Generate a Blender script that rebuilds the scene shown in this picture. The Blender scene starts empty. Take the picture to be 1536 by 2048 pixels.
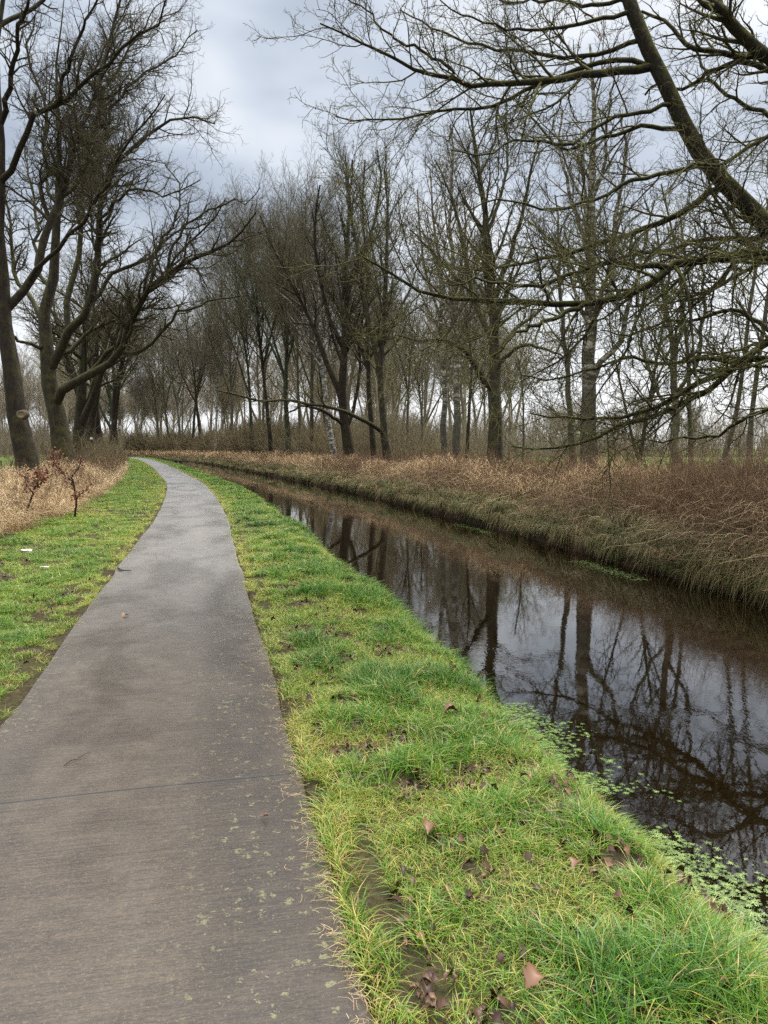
import bpy, math, random
import numpy as np
from mathutils.geometry import tessellate_polygon
from mathutils import Vector

C = bpy.context.scene.collection
SC = bpy.context.scene
PI = math.pi
R = np.radians

# ------------------------------------------------------------------ camera
F = 1540.0                       # focal length in pixels of the 1536x2048 photograph
HOR = 896.0                      # horizon row
PITCH = math.atan((1024 - HOR) / F)
CAMH = 1.6
cd = bpy.data.cameras.new('camera')
cam = bpy.data.objects.new('camera', cd); C.objects.link(cam)
cam.location = (0, 0, CAMH); cam.rotation_euler = (PI / 2 - PITCH, 0, 0)
cd.sensor_fit = 'VERTICAL'; cd.sensor_height = 36; cd.sensor_width = 27; cd.lens = F / 2048 * 36
cd.clip_start = 0.05; cd.clip_end = 5000
SC.camera = cam
SC.cycles.use_denoising = False
SC.render.resolution_x = 768; SC.render.resolution_y = 1024
SC.view_settings.view_transform = 'Standard'; SC.view_settings.look = 'None'
SC.view_settings.exposure = 0.95; SC.view_settings.gamma = 1.0
SC.view_settings.use_curve_mapping = False

# ------------------------------------------------------------------ sky and sun
SUN_EL, SUN_AZ = R(48), R(35)     # azimuth clockwise from +Y: ahead, over the canal
W = bpy.data.worlds.new('World'); SC.world = W; W.use_nodes = True
nt = W.node_tree; nt.nodes.clear()
def N(t, tp, **k):
    n = t.nodes.new(tp)
    for a, b in k.items():
        if a == 'op': n.operation = b
        elif a.startswith('i_'): n.inputs[a[2:].replace('_', ' ')].default_value = b
        else: setattr(n, a, b)
    return n
def ramp(t, stops, fac=None, interp='LINEAR'):
    n = t.nodes.new('ShaderNodeValToRGB'); cr = n.color_ramp; cr.interpolation = interp
    while len(cr.elements) > 1: cr.elements.remove(cr.elements[-1])
    for i, (p, c) in enumerate(stops):
        if not hasattr(c, '__len__'): c = (c, c, c)
        e = cr.elements[0] if i == 0 else cr.elements.new(p)
        e.position = p; e.color = (*c, 1) if len(c) == 3 else c
    if fac is not None: t.links.new(fac, n.inputs[0])
    return n.outputs[0]
def math_(t, op, a, b=None, c=None):
    n = t.nodes.new('ShaderNodeMath'); n.operation = op
    for i, v in enumerate((a, b, c)):
        if v is None: continue
        if isinstance(v, (int, float)): n.inputs[i].default_value = v
        else: t.links.new(v, n.inputs[i])
    return n.outputs[0]
def mixc(t, fac, a, b, mode='MIX'):
    n = t.nodes.new('ShaderNodeMix'); n.data_type = 'RGBA'; n.blend_type = mode
    for idx, v in ((0, fac), (6, a), (7, b)):
        if isinstance(v, (int, float)): n.inputs[idx].default_value = v if idx == 0 else (v, v, v, 1)
        elif isinstance(v, tuple): n.inputs[idx].default_value = (*v, 1)
        else: t.links.new(v, n.inputs[idx])
    return n.outputs[2]
def noise(t, vec, scale, detail=3, rough=0.5, dist=0.0, dim='3D'):
    n = t.nodes.new('ShaderNodeTexNoise'); n.noise_dimensions = dim
    n.inputs['Scale'].default_value = scale; n.inputs['Detail'].default_value = detail
    n.inputs['Roughness'].default_value = rough; n.inputs['Distortion'].default_value = dist
    if vec is not None: t.links.new(vec, n.inputs['Vector'])
    return n.outputs['Fac']
def maprng(t, v, a, b, c=0.0, d=1.0, smooth=True):
    n = t.nodes.new('ShaderNodeMapRange'); n.interpolation_type = 'SMOOTHSTEP' if smooth else 'LINEAR'
    t.links.new(v, n.inputs[0])
    for i, q in enumerate((a, b, c, d)): n.inputs[i + 1].default_value = q
    return n.outputs[0]
def mapping(t, vec, scale=(1, 1, 1), loc=(0, 0, 0), rot=(0, 0, 0)):
    n = t.nodes.new('ShaderNodeMapping'); t.links.new(vec, n.inputs[0])
    n.inputs['Scale'].default_value = scale; n.inputs['Location'].default_value = loc; n.inputs['Rotation'].default_value = rot
    return n.outputs[0]

tc = nt.nodes.new('ShaderNodeTexCoord').outputs['Generated']
skyn = nt.nodes.new('ShaderNodeTexSky'); skyn.sky_type = 'NISHITA'; skyn.sun_disc = False
skyn.sun_elevation = SUN_EL; skyn.sun_rotation = SUN_AZ; skyn.dust_density = 2.0
sep = nt.nodes.new('ShaderNodeSeparateXYZ'); nt.links.new(tc, sep.inputs[0])
# clouds: soft overcast with brighter and greyer masses, thinner towards the horizon
cv = mapping(nt, tc, (1.0, 1.0, 1.9), (2.27, 1.7, 0.2))
n1 = noise(nt, cv, 3.1, 3, 0.45, 0.25)
n2 = noise(nt, cv, 7.0, 3, 0.5, 0.2)
nn = math_(nt, 'ADD', math_(nt, 'MULTIPLY', n1, 0.82), math_(nt, 'MULTIPLY', n2, 0.18))
cl = ramp(nt, [(0.36, (2.6, 2.95, 3.5)), (0.46, (3.2, 3.6, 4.2)), (0.54, (4.2, 4.55, 5.05)), (0.63, (5.4, 5.6, 5.8))], nn)
hz = maprng(nt, sep.outputs[2], 0.04, 0.30)
cl = mixc(nt, hz, (6.3, 6.45, 6.7), cl)
gain = maprng(nt, sep.outputs[2], 0.54, 0.90, 1.0, 6.5)  # overhead sky above the view brightened and warmed to add ambient light
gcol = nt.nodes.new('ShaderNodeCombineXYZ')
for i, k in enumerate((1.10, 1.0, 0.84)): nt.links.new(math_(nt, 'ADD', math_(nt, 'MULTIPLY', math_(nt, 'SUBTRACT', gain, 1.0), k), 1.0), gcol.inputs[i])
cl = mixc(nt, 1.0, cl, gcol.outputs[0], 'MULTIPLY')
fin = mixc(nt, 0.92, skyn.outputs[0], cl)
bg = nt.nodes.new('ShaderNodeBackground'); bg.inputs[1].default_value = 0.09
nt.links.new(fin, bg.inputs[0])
wo = nt.nodes.new('ShaderNodeOutputWorld'); nt.links.new(bg.outputs[0], wo.inputs[0])

sl = bpy.data.lights.new('sun', 'SUN'); sl.energy = 2.0; sl.angle = R(25); sl.color = (1, 0.93, 0.82)
so = bpy.data.objects.new('sun', sl); C.objects.link(so)
sd = Vector((math.sin(SUN_AZ) * math.cos(SUN_EL), math.cos(SUN_AZ) * math.cos(SUN_EL), math.sin(SUN_EL)))
so.rotation_euler = sd.to_track_quat('Z', 'Y').to_euler(); so.location = (0, 0, 40)

# ------------------------------------------------------------------ the curve the path and the canal follow
CTRL = [(1.35, -6), (0.55, -3), (-0.42, 0), (-0.86, 2.06), (-1.35, 4.2), (-1.57, 5.2), (-2.05, 7.2), (-2.48, 9.1), (-3.4, 13.1),
        (-4.3, 17.1), (-6.4, 25.4), (-9.3, 35.8), (-12.9, 47), (-20.4, 70), (-36.2, 115), (-50, 143), (-72, 168), (-105, 186), (-150, 198), (-210, 204)]
def catmull(P, n):
    P = np.asarray(P, float); Q = np.vstack([2 * P[0] - P[1], P, 2 * P[-1] - P[-2]])
    out = []
    for i in range(1, len(Q) - 2):
        for k in range(n):
            t = k / n
            out.append(0.5 * (2 * Q[i] + (Q[i + 1] - Q[i - 1]) * t + (2 * Q[i - 1] - 5 * Q[i] + 4 * Q[i + 1] - Q[i + 2]) * t * t
                              + (3 * Q[i] - Q[i - 1] - 3 * Q[i + 1] + Q[i + 2]) * t ** 3))
    out.append(Q[-2]); return np.array(out)
cc = catmull(CTRL, 14)
for _ in range(14):
    cc[1:-1] = (cc[:-2] + 2 * cc[1:-1] + cc[2:]) / 4
ds = np.hypot(*np.diff(cc, axis=0).T); SS = np.concatenate([[0], np.cumsum(ds)])
S0 = np.interp(0.0, cc[:, 1], SS); SS = SS - S0           # s = 0 beside the camera
SMIN, SMAX = SS[0], SS[-1]
tg = np.gradient(cc, SS, axis=0); tg /= np.linalg.norm(tg, axis=1)[:, None]
def frame(s, u):
    s = np.asarray(s, float); u = np.asarray(u, float)
    x = np.interp(s, SS, cc[:, 0]); y = np.interp(s, SS, cc[:, 1])
    tx = np.interp(s, SS, tg[:, 0]); ty = np.interp(s, SS, tg[:, 1])
    return x + u * ty, y - u * tx
def vnoise(x, y, seed=0):
    x = np.asarray(x, float); y = np.asarray(y, float)
    xi = np.floor(x).astype(np.int64); yi = np.floor(y).astype(np.int64); xf = x - xi; yf = y - yi
    xf = xf * xf * (3 - 2 * xf); yf = yf * yf * (3 - 2 * yf)
    def h(a, b):
        v = (a * 374761393 + b * 668265263 + seed * 1442695041) & 0x7fffffff
        v = ((v ^ (v >> 13)) * 1274126177) & 0x7fffffff
        return ((v ^ (v >> 16)) & 0xffff) / 65535.0
    return (h(xi, yi) * (1 - xf) + h(xi + 1, yi) * xf) * (1 - yf) + (h(xi, yi + 1) * (1 - xf) + h(xi + 1, yi + 1) * xf) * yf
def fbm(x, y, seed=0, o=3):
    v = 0; a = 0.5; tot = 0
    for i in range(o):
        v = v + a * vnoise(x * 2 ** i, y * 2 ** i, seed + i * 17); tot += a; a *= 0.5
    return v / tot
WATER = -0.55
UZ = [(-60, -0.25), (-12, -0.22), (-7, -0.05), (-5, 0.10), (-3.2, 0.05), (-1.2, 0.0), (-0.82, -0.005), (-0.79, -0.06), (0.79, -0.06), (0.82, -0.005), (1.5, 0.02),
      (2.0, -0.02), (2.2, -0.10), (2.42, -0.34), (2.62, -0.62), (3.3, -1.25), (7.2, -1.3), (7.72, -0.75), (7.88, -0.46), (8.3, -0.12), (9.4, 0.12), (11, 0.22), (14, 0.15), (20, 0.0), (60, -0.05)]
def ground_z(s, u):
    z = np.interp(u, [a for a, b in UZ], [b for a, b in UZ])
    w1 = fbm(s * 0.35, u * 0.6, 3) - 0.5
    w2 = fbm(s * 3.0, u * 3.0, 9) - 0.5
    off = np.abs(u) > 0.85
    wob = np.where(u > 7.4, 0.30, np.where(np.abs(u) > 3.2, 0.16, 0.06)) * w1 + 0.035 * w2
    return z + np.where(off, wob, 0.0)
def bankwob(s):      # the near bank edge wanders a little
    return (fbm(s * 0.5, s * 0 + 3.3, 21) - 0.5) * 0.35

# ------------------------------------------------------------------ mesh helpers
def mesh_np(name, V, Q=None, T=None, attrs=None, smooth=False, mat=None, parent=None, uv=None):
    me = bpy.data.meshes.new(name)
    V = np.asarray(V, np.float32); me.vertices.add(len(V)); me.vertices.foreach_set('co', V.ravel())
    parts = []; 
    nq = 0 if Q is None else len(Q); ntr = 0 if T is None else len(T)
    lv = np.concatenate([np.asarray(Q, np.int32).ravel() if nq else np.zeros(0, np.int32), np.asarray(T, np.int32).ravel() if ntr else np.zeros(0, np.int32)])
    me.loops.add(len(lv)); me.loops.foreach_set('vertex_index', lv)
    st = np.concatenate([np.arange(nq) * 4, nq * 4 + np.arange(ntr) * 3]).astype(np.int32)
    me.polygons.add(nq + ntr); me.polygons.foreach_set('loop_start', st)
    me.polygons.foreach_set('loop_total', np.concatenate([np.full(nq, 4), np.full(ntr, 3)]).astype(np.int32))
    me.update(calc_edges=True)
    if smooth: me.polygons.foreach_set('use_smooth', np.ones(nq + ntr, bool))
    for k, a in (attrs or {}).items():
        at = me.attributes.new(k, 'FLOAT', 'POINT'); at.data.foreach_set('value', np.asarray(a, np.float32))
    if mat: me.materials.append(mat)
    o = bpy.data.objects.new(name, me); C.objects.link(o)
    if parent: o.parent = parent
    return o
def tag(o, label=None, cat=None, group=None, kind=None):
    if label: o['label'] = label
    if cat: o['category'] = cat
    if group: o['group'] = group
    if kind: o['kind'] = kind
    return o
def empty(name, loc=(0, 0, 0)):
    o = bpy.data.objects.new(name, None); C.objects.link(o); o.location = loc; o.empty_display_size = 0.2; return o

class Tris:          # collects vertex/quad arrays
    def __init__(s): s.V = []; s.Q = []; s.A = []; s.n = 0
    def add(s, V, Q, A=None):
        s.V.append(V); s.Q.append(Q + s.n); s.A.append(np.zeros(len(V)) if A is None else A); s.n += len(V)
    def out(s): return np.concatenate(s.V), np.concatenate(s.Q), np.concatenate(s.A)
    def obj(s, name, mat, parent=None, smooth=False):
        V, Q, A = s.out(); return mesh_np(name, V, Q, attrs={'rnd': A}, smooth=smooth, mat=mat, parent=parent)

def unit(v): return v / np.maximum(np.linalg.norm(v, axis=-1, keepdims=True), 1e-9)
def tubes(P, Rad, sides, rnd=None):
    """P (N,K,3), Rad (N,K) -> verts, quads"""
    n, k, _ = P.shape
    T = np.empty_like(P); T[:, 1:-1] = P[:, 2:] - P[:, :-2]; T[:, 0] = P[:, 1] - P[:, 0]; T[:, -1] = P[:, -1] - P[:, -2]
    T = unit(T)
    ref = unit(np.cross(T.mean(1), np.array([0.31, 0.52, 0.79])) + 1e-6)[:, None, :]
    A = unit(np.cross(T, np.broadcast_to(ref, T.shape))); B = np.cross(T, A)
    a = np.arange(sides) / sides * 2 * PI
    V = P[:, :, None, :] + Rad[:, :, None, None] * (np.cos(a)[None, None, :, None] * A[:, :, None, :] + np.sin(a)[None, None, :, None] * B[:, :, None, :])
    base = (np.arange(n)[:, None, None] * k + np.arange(k - 1)[None, :, None]) * sides
    j = np.arange(sides)[None, None, :]; j2 = (j + 1) % sides
    Q = np.stack([base + j, base + j2, base + sides + j2, base + sides + j], -1).reshape(-1, 4)
    r = np.zeros(n) if rnd is None else rnd
    return V.reshape(-1, 3).astype(np.float32), Q.astype(np.int32), np.repeat(r, k * sides).astype(np.float32)
def ribbons(P, Wd, side, rnd):
    """flat blades: P (N,K,3), Wd (N,K) half widths, side (N,3)"""
    n, k, _ = P.shape
    V = np.stack([P - side[:, None, :] * Wd[:, :, None], P + side[:, None, :] * Wd[:, :, None]], 2).reshape(-1, 3)
    b = (np.arange(n)[:, None] * k + np.arange(k - 1)[None, :]) * 2
    Q = np.stack([b, b + 1, b + 3, b + 2], -1).reshape(-1, 4)
    return V.astype(np.float32), Q.astype(np.int32), np.repeat(rnd, k * 2).astype(np.float32)

# ---- branching
def grow(g, P, D, L, R0, R1, K, wob, up, out=0.0):
    n = len(P); pts = np.empty((n, K + 1, 3)); pts[:, 0] = P; D = unit(D)
    upv = np.array([0, 0, 1.0])
    bend = g.normal(0, 1, (n, 3)) * wob * 0.5
    for k in range(K):
        D = unit(D + g.normal(0, wob, (n, 3)) + bend / K + upv * (up / K) * (1 if np.isscalar(up) else 1))
        pts[:, k + 1] = pts[:, k] + D * (L / K)[:, None]
    t = np.linspace(0, 1, K + 1)[None, :]
    rad = R0[:, None] * (1 - t) ** 0.9 + R1[:, None] * (1 - (1 - t) ** 0.9)
    return dict(p=pts, r=rad, L=L)
def sample(B, idx, t):
    K = B['p'].shape[1] - 1; f = t * K; i = np.minimum(f.astype(int), K - 1); w = (f - i)
    a = B['p'][idx, i]; b = B['p'][idx, i + 1]
    return a * (1 - w)[:, None] + b * w[:, None], unit(b - a), B['r'][idx, i] * (1 - w) + B['r'][idx, i + 1] * w
def spawn(g, B, per_m, t0, t1, ang, Lf, rf, K, wob, up, rmin, lmin=0.1, maxn=None, flat=0.0, nmin=1, shape=0.65, cap=None):
    want = np.maximum(nmin, B['L'] * per_m * g.uniform(0.75, 1.25, len(B['L'])))
    if cap and want.sum() > cap: want = want * cap / want.sum()
    cnt = np.floor(want + g.random(len(want))).astype(int)
    if maxn: cnt = np.minimum(cnt, maxn)
    idx = np.repeat(np.arange(len(cnt)), cnt)
    off = np.concatenate([[0], np.cumsum(cnt)])[:-1]; j = np.arange(len(idx)) - off[idx]
    t = t0 + (t1 - t0) * np.clip((j + g.uniform(0.1, 0.9, len(idx))) / cnt[idx], 0, 1)
    P, T, r = sample(B, idx, t)
    ph = j * 2.4 + g.uniform(0, 6.28, len(cnt))[idx] + g.normal(0, 0.5, len(idx))
    ref = unit(np.cross(T, np.array([0.03, 0.05, 1.0]))); up2 = np.cross(ref, T)
    lat = np.cos(ph)[:, None] * ref + np.sin(ph)[:, None] * up2 * (1 - flat)
    a = R(ang) * g.uniform(0.7, 1.3, len(idx))
    D = np.cos(a)[:, None] * T + np.sin(a)[:, None] * unit(lat)
    L = B['L'][idx] * Lf * (1 - shape * t) * g.uniform(0.6, 1.25, len(idx)); L = np.maximum(L, lmin)
    r0 = np.maximum(np.minimum(r * rf, L * 0.03 + rmin), rmin)
    return grow(g, P - T * 0, D, L, r0, np.full(len(idx), rmin * 0.7), K, wob, up)
def px(x, y, Y):
    """point on the view ray of a photograph pixel, at distance Y ahead"""
    a = (x - 768) / F; u = (1024 - y) / F
    dy = math.cos(PITCH) + u * math.sin(PITCH); dz = -math.sin(PITCH) + u * math.cos(PITCH)
    t = Y / dy; return np.array([a * t, Y, CAMH + dz * t])
def place(x, u):
    """ground point at offset u from the path that stands at photograph column x"""
    s = np.linspace(4, SMAX - 5, 4000); X, Y = frame(s, np.full_like(s, u))
    c = 768 + F * X / np.maximum(Y, 0.1); ok = (Y > 3)
    d = np.where(ok, np.abs(c - x), 1e9); i = int(np.argmin(d)); return X[i], Y[i], float(ground_z(s[i], np.array(u))), s[i]
def limb(pts, y0, y1, w0, w1, K=14, jit=0.0, g=None, absr=None):
    """guided limb through picture points, distance going y0 -> y1, widths in photo pixels at those distances"""
    P = np.array([px(a, b, y0 + (y1 - y0) * i / (len(pts) - 1)) for i, (a, b) in enumerate(pts)])
    Cv = catmull(P, 8); d = np.concatenate([[0], np.cumsum(np.linalg.norm(np.diff(Cv, axis=0), axis=1))])
    q = np.linspace(0, d[-1], K + 1); out = np.stack([np.interp(q, d, Cv[:, k]) for k in range(3)], 1)
    if g is not None and jit: out[1:-1] += g.normal(0, jit, (K - 1, 3))
    t = np.linspace(0, 1, K + 1)
    r = (w0 * y0 / F / 2) * (1 - t) + (w1 * y1 / F / 2) * t
    return out, r, d[-1]
def proj(P): 
    c, sn = math.cos(PITCH), math.sin(PITCH); z = P[:, 2] - CAMH; dep = P[:, 1] * c - z * sn; v = P[:, 1] * sn + z * c
    return np.stack([768 + F * P[:, 0] / dep, 1024 - F * v / dep], 1)
def dense(P, n=60):
    t = np.linspace(0, len(P) - 1, n); return np.stack([np.interp(t, np.arange(len(P)), P[:, k]) for k in range(3)], 1)
def joined(specs, parents, g, jit, K=14):
    """limbs whose first point is moved onto the nearest stem or earlier limb"""
    out = []; par = [dense(p[0]) for p in parents]
    for (pts, y0, y1, w0, w1) in specs:
        A = np.concatenate(par); q = proj(A); d = np.hypot(q[:, 0] - pts[0][0], q[:, 1] - pts[0][1]); i = int(np.argmin(d))
        if d[i] < 140: y1 = y1 + (A[i, 1] - y0); y0 = A[i, 1]; pts = [tuple(q[i])] + list(pts[1:])
        l = limb(pts, y0, y1, w0, w1, K=K, g=g, jit=jit); out.append(l); par.append(dense(l[0]))
    return out
def pack(lst): return dict(p=np.stack([a for a, b, c in lst]), r=np.stack([b for a, b, c in lst]), L=np.array([c for a, b, c in lst]))
def flare(B, idx=0, amt=0.55):
    k = B['r'].shape[1]; t = np.linspace(0, 1, k)
    B['r'][idx] *= 1 + amt * np.exp(-t * 14)

# ------------------------------------------------------------------ materials
def mat(name):
    m = bpy.data.materials.new(name); m.use_nodes = True; t = m.node_tree
    b = t.nodes['Principled BSDF']; return m, t, b
def bark_mat(name, c1, c2, moss, mossamt, scale=6.0, bump=0.6, white=None, low=None):
    m, t, b = mat(name)
    o = t.nodes.new('ShaderNodeTexCoord').outputs['Object']
    v = mapping(t, o, (1, 1, 0.22))
    n = noise(t, v, scale * 2.2, 5, 0.65, 0.4)
    col = ramp(t, [(0.35, c1), (0.65, c2)], n)
    if white:
        v2 = mapping(t, o, (1, 1, 2.6)); wn = noise(t, v2, 3.2, 4, 0.7, 0.5)
        wf = maprng(t, wn, 0.48, 0.58)
        sx = t.nodes.new('ShaderNodeSeparateXYZ'); t.links.new(o, sx.inputs[0])
        if low: wf = math_(t, 'MULTIPLY', wf, maprng(t, sx.outputs[2], low[0], low[1]))
        col = mixc(t, wf, col, white)
    geo = t.nodes.new('ShaderNodeNewGeometry'); s2 = t.nodes.new('ShaderNodeSeparateXYZ'); t.links.new(geo.outputs['Normal'], s2.inputs[0])
    mn = noise(t, o, scale * 0.5, 4, 0.6)
    k = math_(t, 'ADD', math_(t, 'MULTIPLY', s2.outputs[2], 0.42), mn)
    mf = math_(t, 'MULTIPLY', maprng(t, k, 0.45, 0.80), mossamt)
    col = mixc(t, mf, col, moss)
    t.links.new(col, b.inputs['Base Color']); b.inputs['Roughness'].default_value = 0.85
    b.inputs['Specular IOR Level'].default_value = 0.3
    if bump:
        bp = t.nodes.new('ShaderNodeBump'); bp.inputs['Strength'].default_value = min(1, bump * 1.5); bp.inputs['Distance'].default_value = 0.07
        t.links.new(n, bp.inputs['Height']); t.links.new(bp.outputs[0], b.inputs['Normal'])
    return m
def rnd_mat(name, stops, rough=0.7, spec=0.3, trans=0.0, vary=0.0):
    m, t, b = mat(name)
    a = t.nodes.new('ShaderNodeAttribute'); a.attribute_name = 'rnd'
    col = ramp(t, stops, a.outputs['Fac'])
    if vary:
        o = t.nodes.new('ShaderNodeTexCoord').outputs['Object']
        col = mixc(t, math_(t, 'MULTIPLY', noise(t, o, 40, 2), vary), col, mixc(t, 1.0, col, (0.45, 0.42, 0.4), 'MULTIPLY'))
    t.links.new(col, b.inputs['Base Color']); b.inputs['Roughness'].default_value = rough; b.inputs['Specular IOR Level'].default_value = spec
    if trans:
        tr = t.nodes.new('ShaderNodeBsdfTranslucent'); t.links.new(col, tr.inputs[0])
        ms = t.nodes.new('ShaderNodeMixShader'); ms.inputs[0].default_value = trans
        t.links.new(b.outputs[0], ms.inputs[1]); t.links.new(tr.outputs[0], ms.inputs[2])
        t.links.new(ms.outputs[0], t.nodes['Material Output'].inputs[0])
    return m
MOSS = (0.115, 0.115, 0.022)
M_OAK = bark_mat('oak_bark', (0.0095, 0.0065, 0.0039), (0.0382, 0.0282, 0.0174), (0.085, 0.082, 0.018), 0.6)
M_OAKDARK = bark_mat('dark_bark', (0.0067, 0.0038, 0.0025), (0.0273, 0.0160, 0.0109), MOSS, 0.25)
M_OAKMOSS = bark_mat('mossy_bark', (0.0096, 0.0072, 0.0048), (0.0360, 0.0276, 0.0180), (0.105, 0.105, 0.016), 0.9, scale=9)
M_GREY = bark_mat('grey_bark', (0.0300, 0.0264, 0.0198), (0.0900, 0.0780, 0.0600), (0.12, 0.13, 0.035), 0.6)
M_BIRCH = bark_mat('birch_bark', (0.0263, 0.0225, 0.0180), (0.0825, 0.0713, 0.0562), MOSS, 0.30, white=(0.36, 0.33, 0.28), low=(2.0, 5.0), bump=0.3)
M_BIRCHW = bark_mat('white_birch_bark', (0.0400, 0.0360, 0.0320), (0.0960, 0.0880, 0.0800), MOSS, 0.12, white=(0.42, 0.40, 0.36), low=(0.2, 1.0), bump=0.2)
M_IVY = bark_mat('ivied_bark', (0.0154, 0.0182, 0.0112), (0.0420, 0.0420, 0.0245), (0.035, 0.065, 0.02), 0.9, scale=10)
M_TWIG = bark_mat('oak_twigs', (0.0216, 0.0150, 0.0102), (0.0510, 0.0372, 0.0252), (0.095, 0.092, 0.025), 0.5, bump=0, scale=3)
M_TWIGHAZE = bark_mat('far_twigs_hazed', (0.0638, 0.0495, 0.0330), (0.1387, 0.1110, 0.0765), (0.13, 0.13, 0.05), 0.5, bump=0, scale=3)  # lighter copy of the oak twigs, distance haze put into the colour
M_TWIGB = bark_mat('birch_twigs', (0.0490, 0.0336, 0.0266), (0.1050, 0.0756, 0.0595), (0.10, 0.09, 0.05), 0.3, bump=0, scale=3)
M_TWIGG = bark_mat('mossy_twigs', (0.0315, 0.0240, 0.0150), (0.0713, 0.0562, 0.0360), (0.15, 0.148, 0.035), 0.8, bump=0, scale=3)
M_DEADLEAF = rnd_mat('dead_leaves', [(0, (0.07, 0.028, 0.018)), (0.4, (0.16, 0.055, 0.032)), (0.75, (0.25, 0.10, 0.055)), (1, (0.42, 0.24, 0.15))], 0.6, 0.35, 0.15)
M_LITTER = rnd_mat('leaf_litter', [(0, (0.040, 0.020, 0.012)), (0.45, (0.095, 0.045, 0.025)), (0.8, (0.15, 0.070, 0.035)), (1, (0.31, 0.175, 0.085))], 0.5, 0.4)
M_GRASS = rnd_mat('grass_blades', [(0, (0.030, 0.100, 0.012)), (0.3, (0.078, 0.215, 0.010)), (0.55, (0.155, 0.280, 0.016)), (0.76, (0.29, 0.33, 0.032)), (0.88, (0.50, 0.42, 0.10)), (1, (0.34, 0.24, 0.11))], 0.42, 0.45, 0.30)
M_STRAW = rnd_mat('straw_grass', [(0, (0.14, 0.09, 0.045)), (0.35, (0.38, 0.265, 0.145)), (0.75, (0.66, 0.50, 0.30)), (1, (0.80, 0.66, 0.46))], 0.65, 0.3, 0.2)
M_BRAMBLE = rnd_mat('bramble_stems', [(0, (0.045, 0.028, 0.014)), (0.4, (0.135, 0.082, 0.042)), (0.75, (0.255, 0.170, 0.088)), (1, (0.50, 0.38, 0.20))], 0.6, 0.3)
M_BANKGRASS = rnd_mat('bank_grass', [(0, (0.045, 0.075, 0.012)), (0.3, (0.105, 0.100, 0.030)), (0.7, (0.235, 0.175, 0.080)), (1, (0.38, 0.29, 0.15))], 0.6, 0.3, 0.2)
M_BRACKEN = rnd_mat('dry_bracken', [(0, (0.18, 0.11, 0.05)), (0.5, (0.44, 0.30, 0.155)), (1, (0.76, 0.58, 0.36))], 0.65, 0.3, 0.2)

def ground_mat():
    m, t, b = mat('ground')
    au = t.nodes.new('ShaderNodeAttribute'); au.attribute_name = 'u'; u = au.outputs['Fac']
    o = t.nodes.new('ShaderNodeTexCoord').outputs['Object']
    n = noise(t, o, 1.3, 5, 0.65); nf = noise(t, o, 30, 4, 0.7); nh = noise(t, o, 0.12, 4, 0.6)
    soil = ramp(t, [(0.3, (0.022, 0.015, 0.010)), (0.7, (0.075, 0.052, 0.034))], nf)
    green = ramp(t, [(0.3, (0.035, 0.045, 0.014)), (0.7, (0.095, 0.105, 0.030))], nf)
    verge = mixc(t, maprng(t, n, 0.35, 0.65, 0.0, 0.5), soil, green)
    meadow = ramp(t, [(0.25, (0.055, 0.090, 0.020)), (0.5, (0.085, 0.125, 0.028)), (0.75, (0.130, 0.145, 0.048))], mixc(t, 0.35, nh, nf))
    straw = ramp(t, [(0.3, (0.045, 0.032, 0.020)), (0.7, (0.16, 0.115, 0.07))], nf)
    un = math_(t, 'ADD', u, math_(t, 'MULTIPLY', math_(t, 'SUBTRACT', n, 0.5), 1.2))
    col = mixc(t, maprng(t, un, -3.3, -2.9), straw, verge)
    col = mixc(t, maprng(t, un, -7.2, -6.4), meadow, col)
    mud = ramp(t, [(0.3, (0.014, 0.009, 0.005)), (0.7, (0.040, 0.026, 0.014))], nf)
    col = mixc(t, maprng(t, u, 2.35, 2.65), col, mud)
    brown = ramp(t, [(0.3, (0.030, 0.021, 0.014)), (0.7, (0.095, 0.064, 0.042))], nf)
    col = mixc(t, maprng(t, u, 7.9, 8.4), col, brown)
    col = mixc(t, maprng(t, un, 16.0, 18.0), col, meadow)
    t.links.new(col, b.inputs['Base Color']); b.inputs['Roughness'].default_value = 0.95; b.inputs['Specular IOR Level'].default_value = 0.12
    bp = t.nodes.new('ShaderNodeBump'); bp.inputs['Strength'].default_value = 0.7; bp.inputs['Distance'].default_value = 0.05
    t.links.new(nf, bp.inputs['Height']); t.links.new(bp.outputs[0], b.inputs['Normal'])
    return m
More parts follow.
